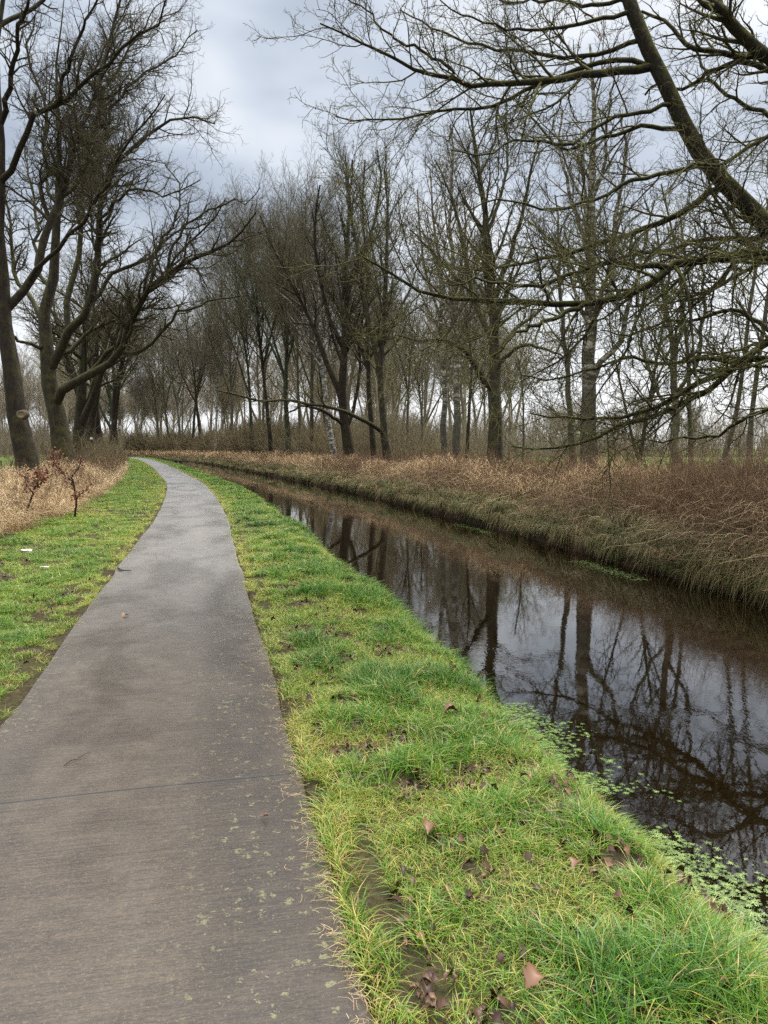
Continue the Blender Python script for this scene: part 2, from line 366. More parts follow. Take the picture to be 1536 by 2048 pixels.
def path_mat():
    m, t, b = mat('wet_concrete')
    au = t.nodes.new('ShaderNodeAttribute'); au.attribute_name = 'u'; u = au.outputs['Fac']
    as_ = t.nodes.new('ShaderNodeAttribute'); as_.attribute_name = 's'; s = as_.outputs['Fac']
    cb = t.nodes.new('ShaderNodeCombineXYZ'); t.links.new(u, cb.inputs[0]); t.links.new(s, cb.inputs[1]); v = cb.outputs[0]
    big = noise(t, mapping(t, v, (1.2, 0.55, 1)), 1.0, 4, 0.6, 0.6)
    med = noise(t, v, 6, 4, 0.6)
    fine = noise(t, v, 210, 3, 0.8)
    grit = noise(t, v, 90, 3, 0.8)
    broom = noise(t, mapping(t, v, (30.0, 120, 1)), 1.0, 4, 0.8, 0.1)
    broom2 = noise(t, mapping(t, v, (3.0, 70, 1)), 1.0, 2, 0.6, 0.1)
    col = ramp(t, [(0.30, (0.048, 0.040, 0.033)), (0.50, (0.064, 0.051, 0.040)), (0.70, (0.086, 0.067, 0.050))], mixc(t, 0.35, big, med))
    bl = math_(t, 'ADD', math_(t, 'MULTIPLY', broom, 0.65), math_(t, 'MULTIPLY', broom2, 0.35))
    col = mixc(t, maprng(t, bl, 0.44, 0.57, 0.0, 1.0), mixc(t, 1.0, col, (0.66, 0.65, 0.65), 'MULTIPLY'), mixc(t, 1.0, col, (1.16, 1.10, 1.00), 'MULTIPLY'))
    col = mixc(t, maprng(t, grit, 0.52, 0.72, 0.0, 0.45), col, (0.21, 0.18, 0.135))
    col = mixc(t, maprng(t, fine, 0.62, 0.78, 0.0, 0.6), col, (0.36, 0.32, 0.25))
    # dark damp band towards the right edge, soil along both edges
    un = math_(t, 'ADD', u, math_(t, 'MULTIPLY', math_(t, 'SUBTRACT', med, 0.5), 0.35))
    damp = math_(t, 'MULTIPLY', maprng(t, un, 0.22, 0.42), 0.5)
    col = mixc(t, damp, col, mixc(t, 1.0, col, (0.62, 0.63, 0.66), 'MULTIPLY'))
    au_ = math_(t, 'ABSOLUTE', un)
    col = mixc(t, maprng(t, au_, 0.60, 0.84, 0, 0.85), col, (0.055, 0.042, 0.030))
    # lichen rosettes
    vo = t.nodes.new('ShaderNodeTexVoronoi'); vo.inputs['Scale'].default_value = 24; vo.inputs['Randomness'].default_value = 1.0
    dv = t.nodes.new('ShaderNodeVectorMath'); dv.operation = 'ADD'
    nz = t.nodes.new('ShaderNodeTexNoise'); nz.inputs['Scale'].default_value = 55; t.links.new(v, nz.inputs['Vector'])
    sc_ = t.nodes.new('ShaderNodeVectorMath'); sc_.operation = 'SCALE'; t.links.new(nz.outputs['Color'], sc_.inputs[0]); sc_.inputs['Scale'].default_value = 0.075
    t.links.new(v, dv.inputs[0]); t.links.new(sc_.outputs[0], dv.inputs[1]); t.links.new(dv.outputs[0], vo.inputs['Vector'])
    sx = t.nodes.new('ShaderNodeSeparateXYZ'); t.links.new(vo.outputs['Color'], sx.inputs[0])
    rad = maprng(t, sx.outputs[0], 0.25, 1.0, 0.0, 0.40, False)
    spot = math_(t, 'MULTIPLY', math_(t, 'LESS_THAN', vo.outputs['Distance'], rad), maprng(t, grit, 0.36, 0.58, 0.1, 1.0))
    lm = math_(t, 'MULTIPLY', spot, maprng(t, math_(t, 'ADD', u, math_(t, 'MULTIPLY', big, 0.9)), 0.50, 1.0))
    l2 = math_(t, 'MULTIPLY', spot, maprng(t, math_(t, 'SUBTRACT', math_(t, 'MULTIPLY', big, 0.9), u), 0.88, 1.2, 0, 0.7))
    lf = math_(t, 'MINIMUM', math_(t, 'ADD', lm, l2), 0.75)
    col = mixc(t, lf, col, (0.175, 0.165, 0.080))
    # slab joints, slightly out of square
    jj = math_(t, 'FRACT', math_(t, 'DIVIDE', math_(t, 'ADD', math_(t, 'ADD', s, math_(t, 'MULTIPLY', u, -0.02)), -3.55 + 33.5), 3.35))
    jd = math_(t, 'ABSOLUTE', math_(t, 'SUBTRACT', jj, 0.5))
    jl = math_(t, 'GREATER_THAN', jd, 0.5 - 0.0014)
    jw = maprng(t, jd, 0.484, 0.4995, 0, 0.42)
    col = mixc(t, jw, col, (0.05, 0.043, 0.038))
    col = mixc(t, math_(t, 'MULTIPLY', jl, 0.9), col, (0.008, 0.007, 0.006))
    t.links.new(col, b.inputs['Base Color'])
    rg = math_(t, 'ADD', maprng(t, mixc(t, 0.4, big, med), 0.35, 0.68, 0.20, 0.44), math_(t, 'MULTIPLY', fine, 0.10))
    rg = math_(t, 'SUBTRACT', rg, math_(t, 'MULTIPLY', damp, 0.2))
    t.links.new(rg, b.inputs['Roughness']); b.inputs['Specular IOR Level'].default_value = 0.5
    b.inputs['Coat Roughness'].default_value = 0.48; b.inputs['Coat IOR'].default_value = 2.3
    t.links.new(math_(t, 'MULTIPLY', maprng(t, big, 0.30, 0.60, 0.6, 1.0), maprng(t, s, 3.5, 12.0, 0.06, 1.0)), b.inputs['Coat Weight'])
    bp = t.nodes.new('ShaderNodeBump'); bp.inputs['Strength'].default_value = 0.25; bp.inputs['Distance'].default_value = 0.003
    h = math_(t, 'SUBTRACT', math_(t, 'ADD', math_(t, 'MULTIPLY', bl, 1.6), math_(t, 'MULTIPLY', fine, 0.4)), math_(t, 'MULTIPLY', jl, 2.0))
    t.links.new(h, bp.inputs['Height']); t.links.new(bp.outputs[0], b.inputs['Normal'])
    return m
def water_mat():
    m, t, b = mat('canal_water')
    o = t.nodes.new('ShaderNodeTexCoord').outputs['Object']
    b.inputs['Base Color'].default_value = (0.006, 0.0035, 0.0012, 1)
    b.inputs['Roughness'].default_value = 0.015; b.inputs['IOR'].default_value = 1.8; b.inputs['Specular IOR Level'].default_value = 0.62
    n = noise(t, mapping(t, o, (1, 1, 1), (0, 0, 0), (0, 0, 0.25)), 5.0, 4, 0.55, 0.6)
    n2 = noise(t, mapping(t, o, (2.4, 0.9, 1)), 14, 2, 0.5, 0.3)
    msk = maprng(t, noise(t, o, 0.35, 3, 0.6), 0.42, 0.62, 0.25, 1.0)
    h = math_(t, 'MULTIPLY', math_(t, 'ADD', n, math_(t, 'MULTIPLY', n2, 0.35)), msk)
    bp = t.nodes.new('ShaderNodeBump'); bp.inputs['Strength'].default_value = 0.10; bp.inputs['Distance'].default_value = 0.010
    t.links.new(h, bp.inputs['Height']); t.links.new(bp.outputs[0], b.inputs['Normal'])
    return m

# ------------------------------------------------------------------ ground, path, water
def build_ground():
    s = np.concatenate([np.arange(SMIN, 14, 0.12), np.arange(14, 60, 0.35), np.arange(60, SMAX, 1.5), [SMAX]])
    u = np.concatenate([np.arange(-28, -8, 1.0), np.arange(-8, -3.2, 0.3), np.arange(-3.2, -0.85, 0.08), [-0.82, -0.79, 0.79, 0.82], np.arange(0.9, 2.9, 0.06),
                        np.arange(3.0, 7.4, 0.5), np.arange(7.4, 9.4, 0.08), np.arange(9.4, 14, 0.3), np.arange(14, 28.1, 1.0)])
    S, U = np.meshgrid(s, u, indexing='ij')
    X, Y = frame(S, U); Z = ground_z(S, U - np.where((U > 1.4) & (U < 3.2), bankwob(S), 0))
    edge = np.minimum(np.abs(U) / 28, 1); Z = np.where(np.abs(U) > 22, np.interp(np.abs(U), [22, 28], [0, 1]) * (-0.15) + np.interp(np.abs(U), [22, 28], [1, 0]) * Z, Z)
    V = np.stack([X, Y, Z], -1).reshape(-1, 3); a, b = S.shape
    i = (np.arange(a - 1)[:, None] * b + np.arange(b - 1)[None, :])
    Q = np.stack([i, i + 1, i + b + 1, i + b], -1).reshape(-1, 4)
    # the far fields: polygons sharing the strip's border, out to the horizon
    far = np.array([(-2600, -1200, -0.15), (-2600, 3000, -0.15), (2600, 3000, -0.15), (2600, -1200, -0.15)])
    n0 = len(V); V = np.vstack([V, far])
    left = [k * b for k in range(a)]; right = [k * b + b - 1 for k in range(a)]; end = [(a - 1) * b + k for k in range(b)]; st = [k for k in range(b)]
    T = []
    def poly(ids):
        for tri in tessellate_polygon([[Vector((V[q][0], V[q][1], 0)) for q in ids]]):
            p = [ids[w] for w in tri]; A, B, D = V[p[0]], V[p[1]], V[p[2]]
            cr = (B[0] - A[0]) * (D[1] - A[1]) - (B[1] - A[1]) * (D[0] - A[0])
            T.append(p if cr > 0 else p[::-1])
    poly([n0] + left + [n0 + 1])                  # west
    poly([n0 + 1] + end + [n0 + 2])   # north: from the strip's far end
    poly([n0 + 2] + right[::-1] + [n0 + 3])
    poly([n0 + 3] + st[::-1] + [n0])
    A = np.concatenate([U.ravel(), [-60, -60, 60, 60]])
    m = ground_mat()
    return mesh_np('ground', V, Q, np.array(T), {'u': A}, True, m)
g = tag(build_ground(), kind='structure')

def build_path():
    s = np.concatenate([np.arange(SMIN, 12, 0.05), np.arange(12, 50, 0.2), np.arange(50, SMAX, 1.0)])
    u = np.concatenate([[-0.80, -0.795], np.linspace(-0.78, 0.78, 14), [0.795, 0.80]])
    S, U = np.meshgrid(s, u, indexing='ij')
    wob = (vnoise(S * 2.2, S * 0, 5) - 0.5) * 0.03
    X, Y = frame(S, U + np.where(np.abs(U) > 0.7, wob, 0))
    Z = 0.018 - 0.006 * (np.abs(U) / 0.8) ** 2 + (vnoise(S * 0.8, U * 2, 8) - 0.5) * 0.006
    Z = np.where(np.abs(U) > 0.799, -0.055, Z)
    V = np.stack([X, Y, Z], -1).reshape(-1, 3); a, b = S.shape
    i = (np.arange(a - 1)[:, None] * b + np.arange(b - 1)[None, :])
    Q = np.stack([i, i + 1, i + b + 1, i + b], -1).reshape(-1, 4)
    return mesh_np('path', V, Q, attrs={'u': U.ravel(), 's': S.ravel()}, smooth=True, mat=path_mat())
tag(build_path(), kind='structure')

def build_water():
    s = np.concatenate([np.arange(SMIN + 0.2, SMAX - 0.2, 2.0)]); u = np.array([2.1, 8.6])
    S, U = np.meshgrid(s, u, indexing='ij'); X, Y = frame(S, U)
    V = np.stack([X, Y, np.full_like(X, WATER)], -1).reshape(-1, 3); i = np.arange(len(s) - 1) * 2
    return mesh_np('water', V, np.stack([i, i + 1, i + 3, i + 2], -1), mat=water_mat())
tag(build_water(), kind='structure')

# ------------------------------------------------------------------ trees
def finish(name, B, levels_trunk, levels_crown, bark, twig, label, cat='tree', group=None, leaves=None, loc=None):
    """a tree: Empty at the foot > trunk (stem and main limbs), crown (finer branches and twigs)"""
    base = levels_trunk[0][0]['p'][0, 0] if loc is None else loc
    e = empty(name, tuple(base)); tag(e, label, cat, group)
    for nm, lv, m in (('trunk', levels_trunk, bark), ('crown', levels_crown, twig)):
        t = Tris()
        for (b, sides) in lv:
            t.add(*tubes(b['p'] - base, b['r'], sides))
        t.obj(nm, m, e, smooth=True)
    if leaves is not None:
        V, Q, A = leaves; mesh_np('dead_leaves', V - base, Q, attrs={'rnd': A}, mat=M_DEADLEAF, parent=e)
    return e
def leafbits(g, P, size, n=None):
    """small curled leaves at points"""
    k = len(P); d = unit(g.normal(0, 1, (k, 3)) + np.array([0, 0, -0.5])); sd = unit(np.cross(d, g.normal(0, 1, (k, 3))))
    L = size * g.uniform(0.6, 1.3, k); nrm = np.cross(d, sd)
    t = np.array([0, 0.35, 0.7, 1.0]); w = np.array([0.08, 0.32, 0.28, 0.04])
    Pp = P[:, None, :] + d[:, None, :] * (L[:, None] * t)[:, :, None] + nrm[:, None, :] * (L[:, None] * 0.35 * t ** 2 * g.uniform(-1, 1, (k, 1)))[:, :, None]
    return ribbons(Pp, L[:, None] * w, sd, g.uniform(0, 1, k))

def wild_tree(seed, P, H, r, lean=(0, 0), style='upright', dens=1.0, thin=1.0, fork=None):
    """procedural bare tree. returns (trunk levels, crown levels)"""
    g = np.random.default_rng(seed)
    P = np.array([P], float)
    st = dict(upright=dict(n1=1.25, a1=36, l1=0.50, up1=0.85, a2=38, up2=0.45, w=0.10),
              oak=dict(n1=1.0, a1=52, l1=0.58, up1=0.50, a2=46, up2=0.25, w=0.16),
              birch=dict(n1=1.9, a1=34, l1=0.34, up1=0.55, a2=40, up2=-0.15, w=0.09),
              slim=dict(n1=1.3, a1=42, l1=0.26, up1=0.6, a2=42, up2=0.3, w=0.10))[style]
    D = np.array([[lean[0], lean[1], 1.0]])
    B0 = grow(g, P, D, np.array([H * 0.97]), np.array([r]), np.array([0.02]), 16, 0.035, 0.25)
    flare(B0)
    if fork:     # extra stems from low on the trunk
        t = g.uniform(fork[0], fork[0] + 0.1, fork[1]); p, T, rr = sample(B0, np.zeros(fork[1], int), t)
        ph = g.uniform(0, 6.28, fork[1]) + np.arange(fork[1]) * 6.28 / fork[1]; a = R(g.uniform(16, 30, fork[1]))
        d = T * np.cos(a)[:, None] + np.stack([np.cos(ph), np.sin(ph), 0 * ph], 1) * np.sin(a)[:, None]
        F1 = grow(g, p, d, H * (1 - t) * g.uniform(0.8, 0.98, fork[1]), rr * 0.75, np.full(fork[1], 0.015), 16, 0.05, 0.35)
        S = dict(p=np.concatenate([B0['p'], F1['p']]), r=np.concatenate([B0['r'], F1['r']]), L=np.concatenate([B0['L'], F1['L']]))
    else: S = B0
    B1 = spawn(g, S, st['n1'] * 1.2 * dens, 0.40, 0.98, st['a1'], st['l1'], 0.50, 9, st['w'], st['up1'], 0.012 * thin, 0.4, shape=0.62)
    B2 = spawn(g, B1, 2.8, 0.25, 0.98, st['a2'], 0.50, 0.6, 6, st['w'] * 1.2, st['up2'], 0.008 * thin, 0.35, shape=0.5, cap=800)
    B3 = spawn(g, B2, 3.6, 0.2, 1.0, 40, 0.52, 0.65, 4, 0.18, st['up2'], 0.006 * thin, 0.22, shape=0.45, cap=3600)
    B4 = spawn(g, B3, 4.5, 0.2, 1.0, 38, 0.60, 0.7, 3, 0.18, 0.2, 0.0045 * thin, 0.16, shape=0.4, cap=8000)
    return [(S, 8), (B1, 5)], [(B2, 4), (B3, 3), (B4, 3)]

def detail_levels(g, L1, d1=2.2, d2=3.2, d3=4.5, thin=1.0, wob=0.2, up=0.35, l2=0.42, l3=0.5, l4=0.55, tw=0.0, a=48, caps=(500, 3200, 9000, 9000), t0=0.16):
    B2 = spawn(g, L1, d1, t0, 1.0, a, l2, 0.6, 8, wob * 0.75, up, 0.009 * thin, 0.5, shape=0.55, cap=caps[0])
    B3 = spawn(g, B2, d2, 0.12, 1.0, 46, l3, 0.62, 6, wob, up * 0.8, 0.006 * thin, 0.3, shape=0.45, cap=caps[1])
    B4 = spawn(g, B3, d3, 0.1, 1.0, 44, l4, 0.7, 4, wob, up * 0.6, 0.0042 * thin, 0.16, shape=0.4, cap=caps[2])
    out = [B2, B3, B4]
    if tw: out.append(spawn(g, B4, tw, 0.1, 1.0, 42, 0.6, 0.75, 3, wob, up * 0.5, 0.003 * thin, 0.07, shape=0.3, cap=caps[3]))
    return out

# --- left: the near leaning oak with a dark ivy-stained trunk
def tree_left_near():
    g = np.random.default_rng(11)
    bx, by = (float(q) for q in frame(23.4, -5.1)); bz = 0.05; d = by; print('L1', 768 + F * bx / by, by)
    T = pack([limb([(66, 1010), (54, 930), (40, 860), (25, 760), (12, 660), (4, 560), (-6, 450), (4, 320), (2, 220), (-4, 130), (4, 0), (30, -130), (60, -280)], d, d + 1, 44, 6, g=g, jit=0.03)])
    T['p'][0, 0, 2] = bz - 0.15; T['r'] *= (1 - np.linspace(0, 1, T['r'].shape[1]) * 0.9) ** 0.45; flare(T, 0, 0.25)
    Ls = [
        ([(14, 625), (45, 590), (82, 520), (100, 458), (120, 395), (137, 340), (146, 291), (167, 241), (190, 190), (215, 100), (235, 20), (250, -60)], d, d + 2.5, 22, 4),
        ([(5, 370), (25, 330), (50, 270), (83, 225), (120, 205), (170, 167), (220, 125), (280, 80), (330, 20), (350, -40)], d, d - 2.5, 16, 3),
        ([(100, 215), (125, 160), (140, 125), (162, 54), (200, 4), (230, -60)], d - 1, d - 2, 11, 3),
        ([(14, 240), (28, 130), (35, 60), (60, -10), (90, -90)], d, d - 3, 14, 4),
        ([(4, 500), (-40, 420), (-100, 330), (-150, 200)], d, d + 1, 18, 5),
        ([(60, 560), (110, 500), (170, 430), (200, 380), (240, 300), (290, 230), (330, 190)], d + 1, d - 3, 12, 3),
        ([(10, 60), (60, 20), (130, -60), (200, -120), (280, -160)], d, d + 2, 12, 3),
        ([(85, 515), (90, 440), (80, 360), (90, 280), (85, 200), (60, 120), (70, 30)], d, d + 2.5, 13, 4),
        ([(150, 285), (200, 250), (260, 170), (300, 140), (350, 110), (395, 60)], d + 1.5, d + 4, 9, 2.5),
    ]
    Ls = [(p_, a_, b_, c_ * 0.82, d_ * 0.8) for (p_, a_, b_, c_, d_) in Ls]
    Ls = joined(Ls, [(T['p'][0],)], g, 0.06)
    L1 = pack(Ls); S = L1
    lv = detail_levels(g, S, 4.2, 5.5, 8.0, t0=0.25, thin=0.8, up=0.4, l2=0.26, a=46, tw=5.0, wob=0.24, caps=(1500, 11000, 36000, 45000))
    keep = lv
    # a ring of cut and fine epicormic twigs low on the trunk
    e = finish('oak_tree', T, [(T, 12), (L1, 7)], [(lv[0], 4)] + [(b, 3) for b in lv[1:]], M_OAKDARK, M_TWIG,
               'dark leaning oak nearest on the left, trunk with a round sawn branch scar', 'tree')
    # sawn scar
    c = px(43, 829, d - 0.36); base = np.array(e.location)
    a = np.linspace(0, 2 * PI, 18, endpoint=False)
    ring = lambda r, y: np.stack([c[0] + r * np.cos(a), np.full(18, c[1] + y), c[2] + r * 0.85 * np.sin(a)], 1) - base
    V = np.concatenate([ring(0.16, 0.14), ring(0.14, -0.02), ring(0.10, -0.05), ring(0.085, -0.02), ring(0.01, -0.02)])
    Q = np.array([[k * 18 + j, k * 18 + (j + 1) % 18, (k + 1) * 18 + (j + 1) % 18, (k + 1) * 18 + j] for k in range(4) for j in range(18)])
    o = mesh_np('branch_scar', V, Q, attrs={'rnd': np.repeat([0.1, 0.2, 0.8, 0.9, 0.9], 18)}, smooth=True,
                mat=rnd_mat('sawn_wood', [(0, (0.05, 0.035, 0.025)), (0.5, (0.10, 0.08, 0.05)), (1, (0.20, 0.155, 0.09))], 0.8), parent=e)
    return e
tree_left_near()

def tree_left_big():
    g = np.random.default_rng(12); d = 33.0
    T = pack([limb([(140, 975), (130, 930), (118, 860), (106, 800), (98, 745), (92, 700), (90, 640), (97, 590), (106, 540), (112, 470), (118, 380), (120, 280), (112, 180), (120, 80), (130, -20)], d, d + 1, 42, 5, g=g, jit=0.04)])
    T['p'][0, 0, 2] = -0.2; T['r'] *= (1 - np.linspace(0, 1, T['r'].shape[1]) * 0.9) ** 0.6; flare(T, 0, 0.25)
    Ls = [
        ([(98, 745), (112, 705), (130, 670), (150, 645), (178, 610), (190, 560), (192, 500), (195, 430), (207, 370), (228, 330), (265, 290), (310, 265), (350, 238), (400, 230), (430, 248)], d, d - 2, 24, 3),
        ([(112, 812), (130, 780), (165, 757), (215, 725), (245, 690), (258, 640), (290, 590), (330, 550), (400, 515), (450, 490), (490, 462), (512, 425)], d, d - 5, 24, 4),
        ([(150, 768), (200, 720), (250, 670), (275, 610), (320, 560), (370, 500), (420, 440), (450, 400)], d - 1, d - 3, 13, 3),
        ([(245, 708), (290, 700), (330, 655), (370, 625), (420, 605), (480, 592)], d - 3, d - 7, 10, 3),
        ([(108, 720), (150, 690), (190, 655), (240, 640), (275, 600), (330, 560)], d, d + 3, 12, 3),
        ([(170, 620), (200, 580), (235, 540), (290, 520), (330, 480), (380, 455), (430, 440)], d - 0.5, d + 2, 12, 3),
        ([(135, 665), (140, 590), (155, 530), (160, 450), (165, 380), (175, 300), (190, 240), (205, 190), (240, 130), (290, 60), (330, 40)], d, d + 3, 16, 3),
        ([(193, 480), (212, 430), (240, 390), (290, 380), (340, 390), (400, 360)], d - 1.4, d - 4, 9, 2.5),
        ([(88, 650), (60, 600), (40, 560), (20, 480), (15, 400), (-20, 330)], d, d + 3, 13, 3),
        ([(90, 700), (60, 690), (20, 672), (-30, 670)], d, d - 2, 10, 3),
        ([(200, 395), (195, 330), (215, 250), (200, 170), (215, 100), (250, 30)], d - 1, d + 1, 10, 3),
        ([(260, 635), (300, 560), (310, 500), (350, 440), (360, 380), (330, 330)], d - 3, d - 1, 9, 2.5),
        ([(330, 550), (345, 490), (400, 430), (440, 410), (500, 400), (520, 375)], d - 3.5, d - 5, 8, 2),
        ([(95, 600), (70, 520), (75, 440), (60, 360), (50, 290)], d + 1, d + 4, 11, 3),
    ]
    Ls = [(p_, a_, b_, c_ * 0.82, d_ * 0.8) for (p_, a_, b_, c_, d_) in Ls]
    Ls = joined(Ls, [(T['p'][0],)], g, 0.06)
    L1 = pack(Ls); S = L1
    lv = detail_levels(g, S, 3.3, 4.6, 7.0, t0=0.30, thin=0.85, up=0.35, l2=0.25, a=46, tw=4.0, wob=0.24, caps=(1800, 12000, 40000, 45000))
    return finish('oak_tree', T, [(T, 12), (L1, 7)], [(lv[0], 4)] + [(b, 3) for b in lv[1:]], M_OAK, M_TWIG,
                  'big spreading oak with a mossy low limb reaching over the path', 'tree')
tree_left_big()

# --- right: the oak whose limbs hang in from the right edge over the canal
def tree_overhang():
    g = np.random.default_rng(5)
    d = 12.0
    T = pack([limb([(2080, 1140), (2000, 1000), (1830, 800), (1680, 620), (1536, 452), (1470, 388), (1400, 300), (1345, 200), (1300, 100), (1255, 0), (1235, -80), (1190, -200)], d, d, 52, 22, g=g, jit=0.012, K=22)])
    T['p'][0, 0, 2] = -0.05; flare(T, 0, 0.3)
    Ls = [
        ([(1292, 143), (1194, 149), (1078, 160), (1013, 163), (943, 169), (897, 155), (815, 134), (774, 105), (727, 87), (681, 64), (640, 47)], 9, 8.2, 17, 3),
        ([(1305, 130), (1250, 120), (1165, 134), (1107, 157), (1048, 181), (990, 210), (943, 222), (873, 227), (815, 233), (727, 242), (672, 233)], 9, 9.6, 11, 2.5),
        ([(902, 155), (902, 134), (844, 105), (797, 82), (733, 23), (690, -5)], 8.6, 8.2, 7, 2.5),
        ([(1370, 262), (1299, 251), (1247, 262), (1194, 280), (1124, 297), (1083, 257), (1048, 222), (1025, 192)], 9, 9.9, 10, 2.5),
        ([(1340, 210), (1270, 225), (1200, 250), (1130, 290), (1040, 280), (960, 310), (900, 300)], 9, 8.0, 9, 2.5),
        ([(1448, 400), (1369, 420), (1311, 449), (1223, 478), (1136, 507), (1048, 525), (960, 540), (880, 520)], 9, 10.2, 14, 3),
        ([(1400, 330), (1330, 345), (1250, 370), (1180, 400), (1100, 420), (1010, 400), (940, 420)], 9, 8.2, 10, 2.5),
        ([(1800, 690), (1640, 545), (1536, 512), (1457, 516), (1340, 531), (1299, 566), (1235, 595), (1183, 607), (1107, 607), (1002, 607), (932, 598), (873, 595), (815, 578), (768, 537), (716, 508)], 9, 8.2, 26, 4),
        ([(1340, 530), (1276, 531), (1223, 525), (1165, 543), (1100, 560), (1050, 570), (980, 560), (900, 570)], 8.6, 7.8, 13, 3),
        ([(1190, 607), (1130, 625), (1090, 645), (1040, 665), (1000, 700), (970, 760)], 8.4, 7.6, 11, 3),
        ([(1536, 480), (1470, 480), (1400, 478), (1330, 500), (1250, 510), (1180, 530), (1120, 520)], 9.3, 10.3, 12, 3),
        ([(1830, 810), (1640, 730), (1536, 712), (1474, 733), (1424, 777), (1374, 807), (1307, 830), (1251, 847), (1190, 873), (1150, 890), (1090, 897), (1024, 893)], 9, 10.0, 21, 3),
        ([(1700, 640), (1600, 660), (1536, 680), (1457, 740), (1407, 760), (1340, 797), (1274, 827), (1190, 840), (1124, 837), (1060, 826)], 9.2, 9.6, 18, 3),
        ([(1720, 760), (1620, 790), (1536, 820), (1490, 835), (1440, 868), (1374, 877), (1300, 880)], 9.4, 10.2, 13, 3),
        ([(1490, 730), (1420, 720), (1340, 730), (1260, 720), (1180, 740), (1100, 760), (1040, 750)], 9.4, 9.0, 9, 2.5),
        ([(1536, 600), (1470, 620), (1400, 640), (1330, 640), (1260, 670), (1200, 660)], 9.3, 10.4, 10, 2.5),
        ([(1900, 500), (1750, 280), (1600, 150), (1536, 110), (1480, 70), (1440, 30), (1390, -20), (1340, -80)], 8.8, 8.3, 34, 20),
        ([(1660, 160), (1536, 122), (1428, 105), (1369, 88), (1334, 47), (1282, 26), (1230, 30)], 8.6, 9.4, 17, 4),
        ([(1600, 150), (1540, 140), (1480, 125), (1420, 140), (1370, 180), (1310, 170), (1290, 190)], 8.6, 9.3, 14, 4),
        ([(1285, 88), (1220, 100), (1130, 120), (1070, 105), (980, 95), (900, 75), (850, 50), (800, 20)], 9, 9.9, 10, 2.5),
        ([(1262, 20), (1180, 42), (1080, 60), (1000, 55), (930, 30), (880, 0)], 9, 8.4, 9, 2.5),
        ([(1250, -5), (1180, 10), (1100, 0), (1020, 5), (960, -20)], 9, 9.8, 9, 3),
        ([(1600, 300), (1500, 290), (1440, 330), (1380, 330), (1330, 390)], 8.8, 8.0, 12, 3),
        ([(1560, 200), (1490, 210), (1430, 170), (1400, 120), (1380, 40)], 8.8, 9.6, 10, 3),
    ]
    Ls = [(p_, a_ * 4 / 3, b_ * 4 / 3, c_, d_) for (p_, a_, b_, c_, d_) in Ls]
    Ls = joined(Ls, [(T['p'][0],)], g, 0.02, K=18)
    L1 = pack(Ls); S = None
    L1d = dict(p=L1['p'], r=L1['r'], L=L1['L'])
    B2 = spawn(g, L1d, 4.3, 0.18, 1.0, 44, 0.30, 0.5, 8, 0.15, 0.18, 0.0055, 0.40, shape=0.45, cap=2200)
    B3 = spawn(g, B2, 7.5, 0.10, 1.0, 48, 0.48, 0.62, 6, 0.22, 0.30, 0.0042, 0.2, shape=0.4, cap=16000)
    B4 = spawn(g, B3, 11.0, 0.10, 1.0, 50, 0.50, 0.7, 4, 0.25, 0.35, 0.0030, 0.1, shape=0.35, cap=70000)
    print('overhang', len(B2['p']), len(B3['p']), len(B4['p']))
    B5 = spawn(g, B4, 13.0, 0.2, 1.0, 48, 0.45, 0.8, 2, 0.25, 0.3, 0.0024, 0.04, shape=0.3, cap=110000)
    pts = B3['p'].reshape(-1, 3); lb = leafbits(g, pts[g.choice(len(pts), 420, replace=False)], 0.035)
    return finish('oak_tree', T, [(T, 14), (L1, 8)], [(B2, 5), (B3, 4), (B4, 3), (B5, 3)], M_OAKMOSS, M_TWIGG,
                  'nearest mossy oak leaning in from the right edge with limbs over the canal', 'tree', leaves=lb)
tree_overhang()

# --- far bank trees with a shape of their own
def guided(name, seed, x, u, stems, bark, twig, label, dens=(3.4, 4.8, 6.5), thin=0.85, up=0.5, l2=0.30, ang=42, tw=0, wob=0.15, w=None):
    g = np.random.default_rng(seed); bx, by, bz, s = place(x, u)
    p, a, b, w0, w1 = stems[0]; T0 = limb(p, by + a, by + b, w0, w1, g=g, jit=0.03)
    Ls = [T0] + joined([(p, by + a, by + b, w0, w1) for (p, a, b, w0, w1) in stems[1:]], [T0], g, 0.03)
    S = pack(Ls); S['p'][0, 0, 2] = bz - 0.1; flare(S, 0, 0.35)
    B1 = spawn(g, S, 1.5, 0.34, 0.97, 40, 0.30, 0.5, 9, 0.10, up * 1.3, 0.011 * thin, 0.6, shape=0.55, cap=150)
    lv = detail_levels(g, B1, *dens, thin=thin, up=up, l2=0.42, a=ang, tw=tw * 1.8, wob=wob, caps=(1300, 9000, 22000, 16000))
    return finish(name, S, [(S, 9), (B1, 5)], [(lv[0], 4)] + [(b, 3) for b in lv[1:]], bark, twig, label, 'tree', loc=np.array([bx, by, bz]))
